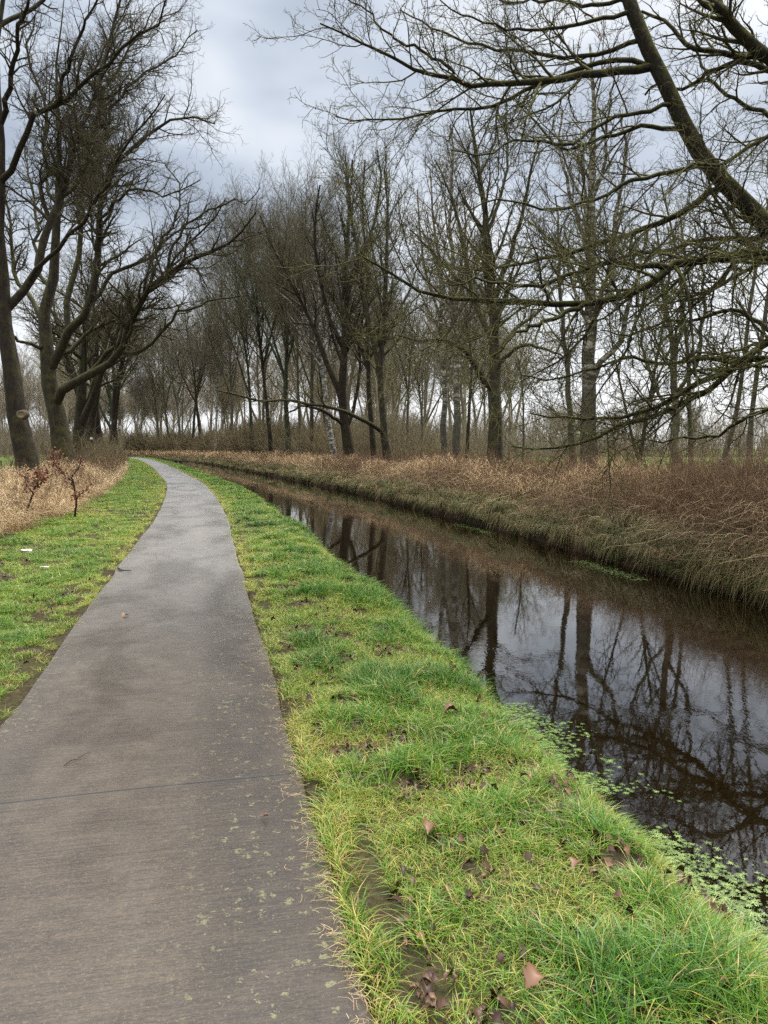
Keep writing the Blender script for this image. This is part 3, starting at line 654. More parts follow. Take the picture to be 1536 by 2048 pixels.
guided('oak_tree', 21, 988, 11.2, [
    ([(990, 945), (989, 880), (988, 800), (990, 740), (990, 680), (985, 600), (975, 500), (965, 400), (950, 300), (940, 215)], 0, 1, 30, 4),
    ([(986, 790), (965, 755), (940, 715), (915, 690), (880, 680), (830, 680), (790, 670)], 0, -2, 14, 3),
    ([(990, 745), (1010, 715), (1050, 690), (1090, 698), (1130, 715)], 0, -1.5, 11, 3),
    ([(992, 710), (1010, 680), (1040, 650), (1080, 620), (1110, 570)], 0, 2, 10, 3),
    ([(984, 700), (965, 640), (945, 590), (930, 500), (905, 400), (870, 320)], 0, 2, 13, 3),
    ([(988, 610), (1010, 540), (1040, 450), (1060, 360), (1080, 280)], 0, -1, 12, 3),
    ([(970, 480), (1000, 400), (1015, 320), (1010, 230)], 0.5, 2, 8, 3),
    ([(948, 590), (900, 540), (860, 500), (820, 460)], 1, -1, 7, 3)],
    M_OAK, M_TWIG, 'straight dark oak on the far bank with a limb forking low to the left', tw=2.5, wob=0.17)
guided('birch_tree', 22, 1180, 11.4, [
    ([(1183, 965), (1180, 880), (1177, 800), (1178, 700), (1180, 620), (1185, 520), (1184, 420), (1182, 300), (1185, 180), (1180, 90)], 0, 0.5, 34, 4),
    ([(1182, 770), (1200, 730), (1235, 690), (1252, 640), (1275, 560), (1290, 480), (1310, 400)], 0, -1, 14, 3),
    ([(1180, 640), (1215, 590), (1225, 520), (1235, 420), (1250, 320), (1240, 220)], 0, 1.5, 15, 3),
    ([(1184, 540), (1165, 470), (1140, 390), (1120, 300), (1125, 220)], 0, 1, 10, 3),
    ([(1183, 400), (1210, 320), (1215, 230), (1230, 150)], 0, -1, 8, 3)],
    M_BIRCH, M_TWIGB, 'thick silver birch on the far bank with pale flaking upper bark', tw=2.5, up=0.15, ang=38, thin=0.8)
guided('alder_tree', 23, 1350, 12.0, [
    ([(1356, 960), (1352, 880), (1350, 800), (1348, 740), (1345, 680), (1330, 600), (1320, 520), (1310, 440)], 0, 1, 19, 3),
    ([(1352, 800), (1385, 740), (1400, 680), (1410, 600), (1400, 520), (1410, 440)], 0, -1, 9, 3),
    ([(1348, 740), (1360, 660), (1365, 580), (1370, 500), (1360, 420)], 0, 1.5, 10, 3),
    ([(1350, 840), (1320, 790), (1290, 720), (1280, 650), (1270, 570)], 0, 1, 8, 3)],
    M_GREY, M_TWIGG, 'small many-stemmed alder on the far bank just right of the thick birch', tw=2.5, thin=0.8)
guided('alder_tree', 24, 1142, 12.2, [
    ([(1146, 950), (1142, 880), (1138, 800), (1132, 720), (1126, 650), (1120, 580), (1118, 480), (1110, 390)], 0, 0.5, 14, 3),
    ([(1132, 720), (1150, 690), (1170, 650), (1195, 600)], 0, 1, 6, 2),
    ([(1124, 640), (1105, 600), (1080, 560), (1070, 500)], 0, 1, 6, 2)],
    M_GREY, M_TWIG, 'slim straight stem standing left beside the thick silver birch', tw=2.0)
guided('birch_tree', 25, 888, 12.2, [
    ([(888, 935), (888, 880), (889, 820), (887, 770), (883, 720), (880, 660), (885, 600), (880, 520), (865, 430), (860, 340)], 0, 0.5, 13, 3),
    ([(888, 790), (898, 740), (905, 690), (912, 630), (925, 560), (935, 480)], 0, 1, 8, 2.5),
    ([(880, 650), (870, 600), (850, 540), (840, 460), (835, 380)], 0, 1, 7, 2.5)],
    M_BIRCH, M_TWIGB, 'slender birch forking at mid height, left one of the pale pair', up=0.2, tw=2.0)
guided('birch_tree', 26, 914, 12.0, [
    ([(918, 935), (914, 880), (913, 800), (912, 730), (910, 660), (908, 600), (905, 520), (900, 420), (905, 320), (900, 250)], 0, 0.5, 16, 3),
    ([(912, 740), (930, 700), (942, 640), (948, 570), (960, 490)], 0, 1.5, 8, 2.5),
    ([(908, 610), (920, 540), (930, 460), (925, 380)], 0, -1, 7, 2.5)],
    M_BIRCH, M_TWIGB, 'slender birch with brown lower trunk, right one of the pale pair', up=0.2, tw=2.0)
guided('alder_tree', 27, 768, 10.8, [
    ([(778, 960), (772, 900), (768, 850), (764, 800), (762, 760), (765, 700), (768, 640), (772, 540), (775, 440), (768, 340)], 0, 0.5, 17, 3),
    ([(762, 765), (752, 710), (738, 650), (725, 580), (715, 500), (700, 400), (705, 320)], 0, 1, 10, 3),
    ([(768, 870), (748, 850), (715, 835), (670, 815), (620, 808), (560, 800), (520, 802), (470, 788), (430, 780)], 0, -5, 9, 3),
    ([(768, 700), (790, 640), (820, 580), (840, 520)], 0, 1, 7, 2.5)],
    M_OAK, M_TWIGG, 'bank tree with a long mossy low limb stretching left over the canal', tw=2.2)
guided('alder_tree', 28, 748, 11.3, [
    ([(752, 955), (748, 900), (742, 840), (738, 780), (736, 720), (733, 640), (735, 540), (725, 430), (730, 320)], 0, 0.5, 12, 3),
    ([(736, 740), (720, 690), (695, 650), (680, 590), (670, 500)], 0, 1, 7, 2.5)],
    M_OAKDARK, M_TWIG, 'thin dark trunk close left of the tree with the long low limb', tw=2.0)
guided('oak_tree', 29, 698, 10.8, [
    ([(706, 958), (698, 900), (690, 850), (684, 800), (688, 740), (690, 680), (688, 600), (692, 500), (700, 400), (690, 310)], 0, 0.5, 22, 3),
    ([(686, 810), (670, 760), (650, 715), (630, 660), (600, 600), (570, 540), (540, 480), (520, 430)], 0, 1.5, 14, 3),
    ([(700, 860), (712, 800), (718, 740), (722, 660), (735, 560)], 0, 1, 8, 3),
    ([(690, 850), (660, 830), (630, 815), (600, 812), (570, 830)], 0, -2.5, 8, 3),
    ([(688, 700), (660, 640), (640, 560), (630, 460), (640, 370)], 0, -1, 10, 3),
    ([(690, 620), (710, 540), (745, 460), (760, 370), (755, 300)], 0, -1, 9, 3)],
    M_OAKDARK, M_TWIG, 'bank tree whose thick lower trunk divides into a left-leaning limb', tw=2.5)
guided('birch_tree', 30, 668, 11.6, [
    ([(672, 945), (664, 890), (655, 830), (648, 770), (645, 700), (640, 620), (640, 500), (635, 400)], 0, 0.5, 12, 3),
    ([(648, 770), (635, 710), (620, 640), (610, 560)], 0, 1, 6, 2)],
    M_BIRCHW, M_TWIGB, 'pale leaning birch trunk left of the divided bank tree', up=0.2)

WT = [  # name, seed, column, offset, height, radius, lean, style, fork, bark, twig, label
    ('alder_tree', 41, 578, 11.2, 24.0, 0.24, (-0.03, 0), 'upright', (0.30, 3), M_IVY, M_TWIG, 'ivy-darkened clump of stems on the bank left of the leaning birch'),
    ('alder_tree', 42, 545, 10.8, 24.5, 0.21, (-0.10, 0), 'upright', (0.32, 2), M_OAKDARK, M_TWIG, 'dark bank tree leaning left with a reddish foot'),
    ('alder_tree', 43, 507, 10.9, 25.5, 0.20, (-0.02, 0), 'upright', (0.25, 1), M_IVY, M_TWIG, 'bank tree with an ivy-clad black foot at the water bend'),
    ('oak_tree', 44, 620, 11.5, 22.5, 0.18, (0.02, 0), 'upright', (0.25, 2), M_OAK, M_TWIG, 'thinner bank tree just left of the leaning birch'),
    ('alder_tree', 45, 462, 11.5, 26.0, 0.22, (0.0, 0), 'upright', (0.3, 2), M_GREY, M_TWIG, 'grey tree beyond the ivy-clad foot on the far bend'),
    ('birch_tree', 46, 432, 11.0, 24.0, 0.18, (0.02, 0), 'birch', None, M_BIRCHW, M_TWIGB, 'bright white birch trunk at the far bend of the canal'),
    ('oak_tree', 47, 405, 11.5, 26.5, 0.28, (0.03, 0), 'oak', (0.3, 2), M_OAKDARK, M_TWIG, 'brown wide-crowned tree left of the bright white birch'),
    ('alder_tree', 48, 386, 12.5, 27.0, 0.30, (-0.02, 0), 'upright', (0.34, 2), M_IVY, M_TWIG, 'greenish forked tree above the end of the canal'),
    ('alder_tree', 49, 345, 14.0, 27.0, 0.28, (-0.06, 0), 'upright', (0.28, 2), M_GREY, M_TWIG, 'forked grey tree above the end of the path'),
    ('alder_tree', 50, 318, 12.5, 26.0, 0.26, (0.02, 0), 'slim', (0.2, 1), M_GREY, M_TWIG, 'thin upright tree right over where the path disappears'),
    ('birch_tree', 51, 276, 13.0, 26.0, 0.20, (0.02, 0), 'birch', None, M_BIRCHW, M_TWIGB, 'thin birch at the dark wood left of where the path ends'),
    ('alder_tree', 52, 840, 14.5, 6.5, 0.07, (0.02, 0), 'slim', None, M_GREY, M_TWIGG, 'low young tree between the pale birch pair and the bank trees'),
    ('alder_tree', 53, 934, 12.8, 9.5, 0.10, (0.0, 0), 'slim', None, M_OAK, M_TWIG, 'thin dark stem between the pale birch pair and the straight oak'),
    ('alder_tree', 54, 1040, 13.5, 5.5, 0.06, (0.05, 0), 'slim', None, M_GREY, M_TWIGG, 'low sapling just right of the straight dark oak'),
    ('alder_tree', 55, 1430, 12.0, 8.5, 0.06, (0.06, 0), 'slim', None, M_GREY, M_TWIGG, 'slim young stem right of the many-stemmed alder'),
    ('birch_tree', 56, 1500, 13.0, 9.0, 0.07, (-0.02, 0), 'slim', None, M_GREY, M_TWIG, 'slim young tree nearest the right edge beyond the brambles'),
    ('alder_tree', 57, 1270, 13.0, 7.0, 0.07, (0.08, 0), 'slim', (0.1, 2), M_OAK, M_TWIGG, 'bushy low tree between the thick birch and the many-stemmed alder'),
    ('alder_tree', 58, 1385, 14.5, 9.5, 0.08, (-0.03, 0), 'slim', None, M_GREY, M_TWIG, 'thin tree close behind the many-stemmed alder'),
    ('alder_tree', 71, 600, 14.0, 23.0, 0.18, (0.0, 0), 'upright', (0.35, 1), M_GREY, M_TWIG, 'grey second-row tree behind the ivy-darkened clump of stems'),
    ('alder_tree', 72, 655, 14.5, 20.5, 0.17, (-0.03, 0), 'upright', (0.35, 2), M_OAK, M_TWIG, 'slim second-row tree seen behind the pale leaning birch'),
    ('alder_tree', 74, 526, 13.8, 25.0, 0.20, (0.02, 0), 'upright', (0.35, 2), M_GREY, M_TWIG, 'second-row tree seen behind the dark bank tree that leans left'),
    ('alder_tree', 76, 815, 15.0, 12.0, 0.11, (0.0, 0), 'upright', (0.4, 1), M_GREY, M_TWIG, 'slight tree in the gap right of the tree with the long low limb'),
    ('alder_tree', 77, 364, 13.0, 27.0, 0.24, (0.01, 0), 'upright', (0.3, 2), M_GREY, M_TWIG, 'straight tree between the two forked trees at the canal end'),
    ('oak_tree', 60, -44, -5.0, 12.5, 0.36, (0.02, 0), 'oak', (0.18, 2), M_OAK, M_TWIG, 'oak right behind the big spreading oak on the path side'),
    ('oak_tree', 61, -54, -5.0, 13.5, 0.38, (0.05, 0), 'oak', (0.2, 2), M_OAK, M_TWIG, 'oak bearing a small white tag in the left row'),
    ('oak_tree', 62, -65, -4.7, 15.0, 0.38, (-0.02, 0), 'oak', (0.2, 2), M_OAKDARK, M_TWIG, 'dark oak of the left row just beyond the one with the white tag'),
    ('oak_tree', 63, -80, -4.2, 17.5, 0.36, (0.02, 0), 'upright', (0.25, 2), M_OAKDARK, M_TWIG, 'black upright trunk second to last in the left row'),
    ('oak_tree', 64, -100, -3.6, 17.0, 0.34, (-0.08, 0), 'oak', (0.15, 1), M_IVY, M_TWIG, 'greenish trunk leaning left, last of the left row beside the path'),
]
for nm, sd_, x, u, H, r, ln, sty, fk, bk, tw, lab in WT:
    if x < 0: s = -x; X, Y = (float(q) for q in frame(s, u)); Z = float(ground_z(np.array(s), np.array(u)))
    else: X, Y, Z, s = place(x, u)
    far = max(1.0, Y / 32)
    tl, cl_ = wild_tree(sd_, (X, Y, Z - 0.1), H, r, ln, sty, dens=1.0 if H > 8 else 1.8, thin=min(0.85 * far ** 0.45, 1.5), fork=fk)
    if Y > 50 and tw is M_TWIG: tw = M_TWIGHAZE  # distant crowns take the twig colour lightened for haze
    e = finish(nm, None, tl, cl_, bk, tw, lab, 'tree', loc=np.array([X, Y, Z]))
    print(nm, x, 'Y=%.1f' % Y, sum(len(b['p']) for b, _ in cl_))

# ------------------------------------------------------------------ far-off woodland, one mass
def woodland():
    g = np.random.default_rng(77); protos = []
    for k, st in enumerate(['upright', 'oak', 'birch', 'upright', 'slim']):
        tl, cl2 = wild_tree(300 + k, (0, 0, 0), 19, 0.22, (g.normal(0, 0.04), 0), st, dens=0.9, thin=1.9, fork=(0.2, 1))
        t = Tris(); t.add(*tubes(tl[0][0]['p'], tl[0][0]['r'], 5)); t.add(*tubes(tl[1][0]['p'], tl[1][0]['r'], 3)); t.add(*tubes(cl2[0][0]['p'], cl2[0][0]['r'], 3))
        B3 = cl2[1][0]; sel = g.random(len(B3['p'])) < 1.1
        t.add(*tubes(B3['p'][sel][:, ::2], B3['r'][sel][:, ::2] * 1.1, 3)); protos.append(t.out())
    pos = []
    for i in range(75):   # behind the canal bend and behind the far bank row
        s = g.uniform(70, 235); u = g.uniform(15, 60) if s > 110 else g.uniform(14, 45)
        x, y = frame(s, u); pos.append((float(x), float(y), g.uniform(0.85, 1.2)))
    for i in range(50):    # beyond the end of the left row
        s = g.uniform(120, 230); u = g.uniform(-26, -5); x, y = frame(s, u); pos.append((float(x), float(y), g.uniform(0.9, 1.25)))
    for i in range(75):    # tree line across the right-hand meadow
        x = g.uniform(-5, 210); pos.append((x, 170 + g.uniform(-8, 12) - x * 0.2, g.uniform(0.40, 0.62)))
    for i in range(40):    # tree line across the left-hand field
        x = g.uniform(-190, -85); pos.append((x, 175 + g.uniform(-8, 10) + (x + 85) * 0.1, g.uniform(0.4, 0.6)))
    for i in range(60):   # the dense wood closing the view at the end of the path
        s = g.uniform(150, 260); s = min(s, SMAX - 2); u = g.uniform(14, 48); x, y = frame(s, u); pos.append((float(x), float(y), g.uniform(0.8, 1.15)))
    pos = [q for q in pos if not (q[0] / q[1] < -0.43 and q[1] < 160)]
    T = Tris()
    def foot(n, X, Y, h0, h1, r):
        kk = ~((X / Y < -0.42) & (Y < 150)); X, Y = X[kk], Y[kk]; n = len(X)
        P = np.stack([X, Y, np.full(n, -0.3)], 1); hh = g.uniform(h0, h1, n) * (0.55 + 0.8 * vnoise(X * 0.12, Y * 0.12, 5))
        B = grow(g, P, np.stack([g.normal(0, 0.25, n), g.normal(0, 0.25, n), np.ones(n)], 1), hh, np.full(n, r), np.full(n, r * 0.4), 3, 0.12, 0.1)
        T.add(*tubes(B['p'], B['r'], 3, g.random(n)))
        B2 = spawn(g, B, 1.2, 0.2, 1, 42, 0.4, 0.7, 2, 0.15, 0.2, r * 0.5, 0.5); T.add(*tubes(B2['p'], B2['r'], 3, g.random(len(B2['p']))))
    n = 5000; X = g.uniform(-8, 230, n); foot(n, X, 165 + g.uniform(-6, 14, n) - X * 0.2, 4.5, 9, 0.055)
    n = 2500; X = g.uniform(-200, -60, n); foot(n, X, 180 + g.uniform(-6, 12, n) + (X + 85) * 0.1, 4, 8, 0.055)
    n = 8000; s_ = g.uniform(70, SMAX - 3, n); u_ = g.uniform(17, 50, n); X, Y = frame(s_, u_); foot(n, X, Y, 2, 7.5, 0.035)
    n = 5500; s_ = g.uniform(60, SMAX - 3, n); u_ = g.uniform(34, 62, n); X, Y = frame(s_, u_); q = X / Y < 0.02; X, Y = X[q], Y[q]; n = len(X); foot(n, X, Y, 4, 10, 0.05)
    n = 1800; s_ = g.uniform(110, SMAX - 3, n); u_ = g.uniform(-22, -6, n); X, Y = frame(s_, u_); foot(n, X, Y, 3, 7, 0.04)
    for (x, y, sc) in pos:
        V, Q, A = protos[g.integers(5)]; a = g.uniform(0, 6.28)
        Vr = np.stack([V[:, 0] * math.cos(a) - V[:, 1] * math.sin(a), V[:, 0] * math.sin(a) + V[:, 1] * math.cos(a), V[:, 2]], 1) * sc
        T.add(Vr + np.array([x, y, -0.2]), Q, np.full(len(V), g.uniform(0, 1)))
    o = T.obj('woodland', rnd_mat('far_trees_hazed', [(0, (0.17, 0.138, 0.10)), (0.5, (0.23, 0.19, 0.14)), (1, (0.25, 0.225, 0.155))], 0.9, 0.1))  # wood colours lightened to imitate haze in the distance
    tag(o, 'far-off bare brown wood behind the canal bend and across the meadows', 'woodland', kind='stuff')
woodland()

def stems(g, P, L, r0, r1, K, wob, up, spread, rnd, sides=3):
    n = len(P); D = np.stack([g.normal(0, spread, n), g.normal(0, spread, n), np.ones(n)], 1)
    B = grow(g, P, D, L, r0, r1, K, wob, up); return B
def undergrowth():
    """scrubby thicket of thin stems behind the bank and between the trees"""
    g = np.random.default_rng(88); T = Tris()
    n = 9000; s = 8 + 200 * g.random(n) ** 1.35; u = g.uniform(11.2, 17, n); m = vnoise(s * 0.16, u * 0.12, 4); k = (m > 0.32) | (g.random(n) < 0.25) | (s > 60)
    k &= (s > 34) | (g.random(n) < 0.35)
    s, u = s[k], u[k]; far = np.maximum(1, s / 28)
    x, y = frame(s, u); z = ground_z(s, u)
    L = g.uniform(1.0, 3.0, len(s)) * (0.35 + 1.5 * fbm(s * 0.16, u * 0.3, 15)) * np.interp(s, [8, 30, 45, 90], [0.42, 0.5, 0.9, 1.3])
    B = stems(g, np.stack([x, y, z], 1), L, 0.009 * far ** 0.8, 0.004 * far ** 0.8, 5, 0.12, 0.3, 0.3, None)
    T.add(*tubes(B['p'], B['r'], 3, g.random(len(s))))
    B['rr'] = 1
    B2 = spawn(g, B, 4.0, 0.2, 1.0, 42, 0.42, 0.7, 3, 0.15, 0.3, 0.005, 0.3)
    ff = np.maximum(1, np.hypot(B2['p'][:, 0, 0], B2['p'][:, 0, 1]) / 30)[:, None]; B2['r'] = B2['r'] * ff ** 0.8
    T.add(*tubes(B2['p'], B2['r'], 3, g.random(len(B2['p']))))
    # left, low twiggy scrub around the trunks of the row
    n = 1500; s = g.uniform(34, 130, n); u = g.uniform(-7.0, -3.6, n); x, y = frame(s, u); far = np.maximum(1, s / 28)
    B = stems(g, np.stack([x, y, ground_z(s, u)], 1), g.uniform(0.8, 2.6, n), 0.008 * far ** 0.8, 0.004 * far ** 0.8, 5, 0.14, 0.2, 0.45, None)
    T.add(*tubes(B['p'], B['r'], 3, g.random(n)))
    B2 = spawn(g, B, 5.0, 0.2, 1.0, 45, 0.42, 0.7, 3, 0.15, 0.2, 0.005, 0.3); ff = np.maximum(1, np.hypot(B2['p'][:, 0, 0], B2['p'][:, 0, 1]) / 30)[:, None]; B2['r'] = B2['r'] * ff ** 0.8
    T.add(*tubes(B2['p'], B2['r'], 3, g.random(len(B2['p']))))
    o = T.obj('undergrowth', rnd_mat('scrub', [(0, (0.105, 0.076, 0.050)), (0.6, (0.185, 0.145, 0.088)), (1, (0.22, 0.20, 0.09))], 0.8, 0.2))  # stem browns lightened, a hazy distance painted into them
    tag(o, 'bare twiggy undergrowth between and behind the trunks', 'undergrowth', kind='stuff')
undergrowth()

# ------------------------------------------------------------------ far bank brambles and grasses
def dist_s(g, n, s0, s1, p):      # positions along s thinning with distance as s^-p
    q = g.random(n); a = 1 - p + (1e-4 if p == 1.0 else 0)
    return (s0 ** a + q * (s1 ** a - s0 ** a)) ** (1 / a)
def arching(g, P, az, h, L, K=6):
    """stems that rise and arch over: n x (K+1) points"""
    t = np.linspace(0, 1, K + 1)[None, :]
    rise = h[:, None] * np.sin(t * PI * 0.72) ; run = L[:, None] * (t ** 1.4)
    w = g.normal(0, 0.03, (len(P), K + 1, 3)); w[:, 0] = 0
    return P[:, None, :] + np.stack([np.cos(az)[:, None] * run, np.sin(az)[:, None] * run, rise], -1) + w
def bank():
    g = np.random.default_rng(99)
    T = Tris()
    n = 56000; s = dist_s(g, n, 6, 190, 1.35); u = g.uniform(7.95, 12.2, n); far = np.maximum(1, s / 14) ** 0.75
    x, y = frame(s, u); P = np.stack([x, y, ground_z(s, u) - 0.03], 1)
    big = (0.15 + 1.35 * fbm(s * 0.7, u * 0.8, 31)) * np.interp(s, [8, 22, 50], [1.3, 1.15, 1.0])
    h = g.uniform(0.25, 0.85, n) * big * np.interp(u, [8, 8.6, 9.6, 12], [0.5, 0.8, 1.15, 1.0]); L = g.uniform(0.2, 0.9, n) * big
    tone = np.clip(0.15 + 0.55 * fbm(s * 0.6, u * 1.1, 35) + g.normal(0, 0.2, n), 0, 1)
    C1 = arching(g, P, g.uniform(0, 6.28, n), h, L); rr = np.repeat((0.0032 * far)[:, None], C1.shape[1], 1) * np.linspace(1, 0.45, C1.shape[1])[None, :]
    T.add(*tubes(C1, rr, 3, tone))
    B = dict(p=C1[:9000], r=rr[:9000], L=(h + L)[:9000]); idx = s[:9000] < 60
    o = T.obj('brambles', M_BRAMBLE); tag(o, 'tangle of brown bramble stems covering the far bank', 'brambles', kind='stuff')
    # long pale canes arching out of the bank towards the water
    T = Tris(); n = 1500; s = dist_s(g, n, 6, 90, 1.2); u = g.uniform(8.0, 10.5, n); far = np.maximum(1, s / 16) ** 0.8; x, y = frame(s, u); x0, y0 = frame(s, u - 1.0)
    az = np.arctan2(y0 - y, x0 - x) + g.normal(0, 1.0, n); Cn = arching(g, np.stack([x, y, ground_z(s, u)], 1), az, g.uniform(0.3, 0.9, n), g.uniform(0.5, 1.5, n), K=9)
    Cn[:, :, 2] = np.maximum(Cn[:, :, 2], WATER + 0.02)
    T.add(*tubes(Cn, (0.0042 * far)[:, None] * np.linspace(1, 0.4, 10)[None, :], 4, np.clip(g.normal(0.75, 0.25, n), 0, 1)))
    tag(T.obj('bramble_canes', M_BRAMBLE), 'long pale bramble canes arching out of the far bank', 'brambles', kind='stuff')
    # fine red-brown twigs standing up out of it
    T = Tris(); n = 30000; s = dist_s(g, n, 6, 170, 1.3); u = g.uniform(8.8, 12.5, n); far = np.maximum(1, s / 14) ** 0.8; x, y = frame(s, u)
    B = stems(g, np.stack([x, y, ground_z(s, u)], 1), g.uniform(0.35, 1.5, n) * (0.35 + 1.1 * fbm(s * .9, u * .9, 39)) * np.interp(s, [8, 25, 60], [1.4, 1.1, 0.85]), 0.0026 * far, 0.0014 * far, 5, 0.22, 0.0, 0.6, None)
    T.add(*tubes(B['p'], B['r'], 3, g.random(n)))
    B2 = spawn(g, dict(p=B['p'][:11000], r=B['r'][:11000], L=B['L'][:11000]), 4.5, 0.25, 1, 45, 0.4, 0.7, 3, 0.2, 0.1, 0.0018, 0.12)
    B2['r'] = B2['r'] * np.maximum(1, np.hypot(B2['p'][:, 0, 0], B2['p'][:, 0, 1]) / 16)[:, None] ** 0.8
    T.add(*tubes(B2['p'], B2['r'], 3, g.random(len(B2['p']))))
    o = T.obj('thicket', rnd_mat('thicket_twigs', [(0, (0.065, 0.032, 0.018)), (0.5, (0.165, 0.088, 0.050)), (1, (0.31, 0.21, 0.115))], 0.7, 0.2)); tag(o, 'fine red-brown twigs standing out of the brambles', 'thicket', kind='stuff')
    # olive and tan grass hanging to the water
    T = Tris(); n = 26000; s = dist_s(g, n, 5.5, 180, 1.35); u = 7.9 + 1.3 * g.random(n) ** 1.5; far = np.maximum(1, s / 13) ** 0.8
    cl_ = vnoise(s * 2.2, u * 2.2, 51); kk = cl_ > 0.42; s, u, far, cl_ = s[kk], u[kk], far[kk], cl_[kk]; n = len(s)
    x, y = frame(s, u); x0, y0 = frame(s, u - 1.0); az = np.arctan2(y0 - y, x0 - x) + g.normal(0, 1.5, n)
    h = g.uniform(0.12, 0.42, n) * (0.5 + cl_); L = g.uniform(0.15, 0.5, n) * (0.5 + cl_)
    t = np.linspace(0, 1, 5)[None, :]
    z = h[:, None] * np.sin(t * PI * 0.95) * 0.9 - (0.35 * L)[:, None] * t ** 3
    Pp = np.stack([x[:, None] + np.cos(az)[:, None] * L[:, None] * t, y[:, None] + np.sin(az)[:, None] * L[:, None] * t, ground_z(s, u)[:, None] - 0.02 + z], -1)
    sd2 = np.stack([-np.sin(az), np.cos(az), g.normal(0, 0.4, n)], 1); sd2 = unit(sd2)
    tone = np.clip(0.15 + 0.6 * vnoise(s * 0.7, u * 1.3, 53) + g.normal(0, 0.2, n), 0, 1)
    T.add(*ribbons(Pp, (0.0042 * far)[:, None] * np.array([1, 1, 0.85, 0.6, 0.1])[None, :], sd2, tone))
    # tussocks: blades radiating from one crown and arching over
    nt_ = 760; st_ = dist_s(g, nt_, 5.5, 120, 1.15); ut_ = 7.86 + 1.0 * g.random(nt_) ** 1.4; rt = g.uniform(0.22, 0.55, nt_); tt = np.where(g.random(nt_) < 0.25, 0.0, g.uniform(0.1, 0.8, nt_))
    cnt = 90; s = np.repeat(st_, cnt); u = np.repeat(ut_, cnt); n = len(s); x, y = frame(s, u); az = g.uniform(0, 6.28, n); rr_ = np.repeat(rt, cnt) * g.uniform(0.6, 1.15, n); far = np.maximum(1, s / 13) ** 0.8
    x = x + np.cos(az) * 0.05; y = y + np.sin(az) * 0.05
    zz = rr_[:, None] * (1.15 * np.sin(np.minimum(t * 2.3, PI)) * 0.75) - 0.30 * rr_[:, None] * t ** 3
    Pp = np.stack([x[:, None] + np.cos(az)[:, None] * rr_[:, None] * t, y[:, None] + np.sin(az)[:, None] * rr_[:, None] * t, np.maximum(ground_z(s, u)[:, None] - 0.02 + zz, WATER + 0.01)], -1)
    T.add(*ribbons(Pp, (0.0034 * far)[:, None] * np.array([1, 1, 0.85, 0.6, 0.1])[None, :], unit(np.stack([-np.sin(az), np.cos(az), g.normal(0, 0.4, n)], 1)), np.clip(np.repeat(tt, cnt) + g.normal(0, 0.15, n), 0, 1)))
    o = T.obj('bank_grass', M_BANKGRASS); tag(o, 'olive and straw coloured tussock grass hanging down the far bank to the water', 'grass', kind='stuff')
    # pale straw grass and curled bracken on the crest
    T = Tris(); n = 30000; s = dist_s(g, n, 9, 190, 1.1); u = g.uniform(8.6, 12.5, n); m = fbm(s * 0.22, u * 0.35, 61) + 0.10 * (s > 50) + 0.04; kk = m > 0.50; s, u = s[kk], u[kk]; n = len(s)
    far = np.maximum(1, s / 15) ** 0.85; x, y = frame(s, u); az = g.normal(2.6, 1.1, n); h = g.uniform(0.35, 1.0, n) * (0.6 + 0.7 * vnoise(s * 1.1, u * 1.1, 63)); L = g.uniform(0.2, 0.8, n)
    t = np.linspace(0, 1, 5)[None, :]
    Pp = np.stack([x[:, None] + np.cos(az)[:, None] * L[:, None] * t ** 2, y[:, None] + np.sin(az)[:, None] * L[:, None] * t ** 2, ground_z(s, u)[:, None] + h[:, None] * np.sin(t * PI * 0.68)], -1)
    T.add(*ribbons(Pp, (0.0042 * far)[:, None] * np.array([1, 1, 0.8, 0.6, 0.2])[None, :], unit(np.stack([-np.sin(az), np.cos(az), g.normal(0, .4, n)], 1)), np.clip(0.45 + g.normal(0, 0.25, n), 0, 1)))
    o = T.obj('dry_grass', M_BRACKEN); tag(o, 'dry orange-tan grass and curled bracken along the crest of the far bank', 'bracken', kind='stuff')
    # litter of small dead leaves caught in the stems
    n = 16000; s = dist_s(g, n, 6, 110, 1.4); u = g.uniform(8.0, 11.5, n); x, y = frame(s, u)
    V, Q, A = leafbits(g, np.stack([x, y, ground_z(s, u) + g.uniform(0, 0.35, n) * (u > 8.5)], 1), 0.06)
    o = mesh_np('leaf_litter', V, Q, attrs={'rnd': A * 0.75}, mat=M_LITTER); tag(o, 'small dead leaves caught among the far bank stems', 'leaves', kind='stuff')
bank()

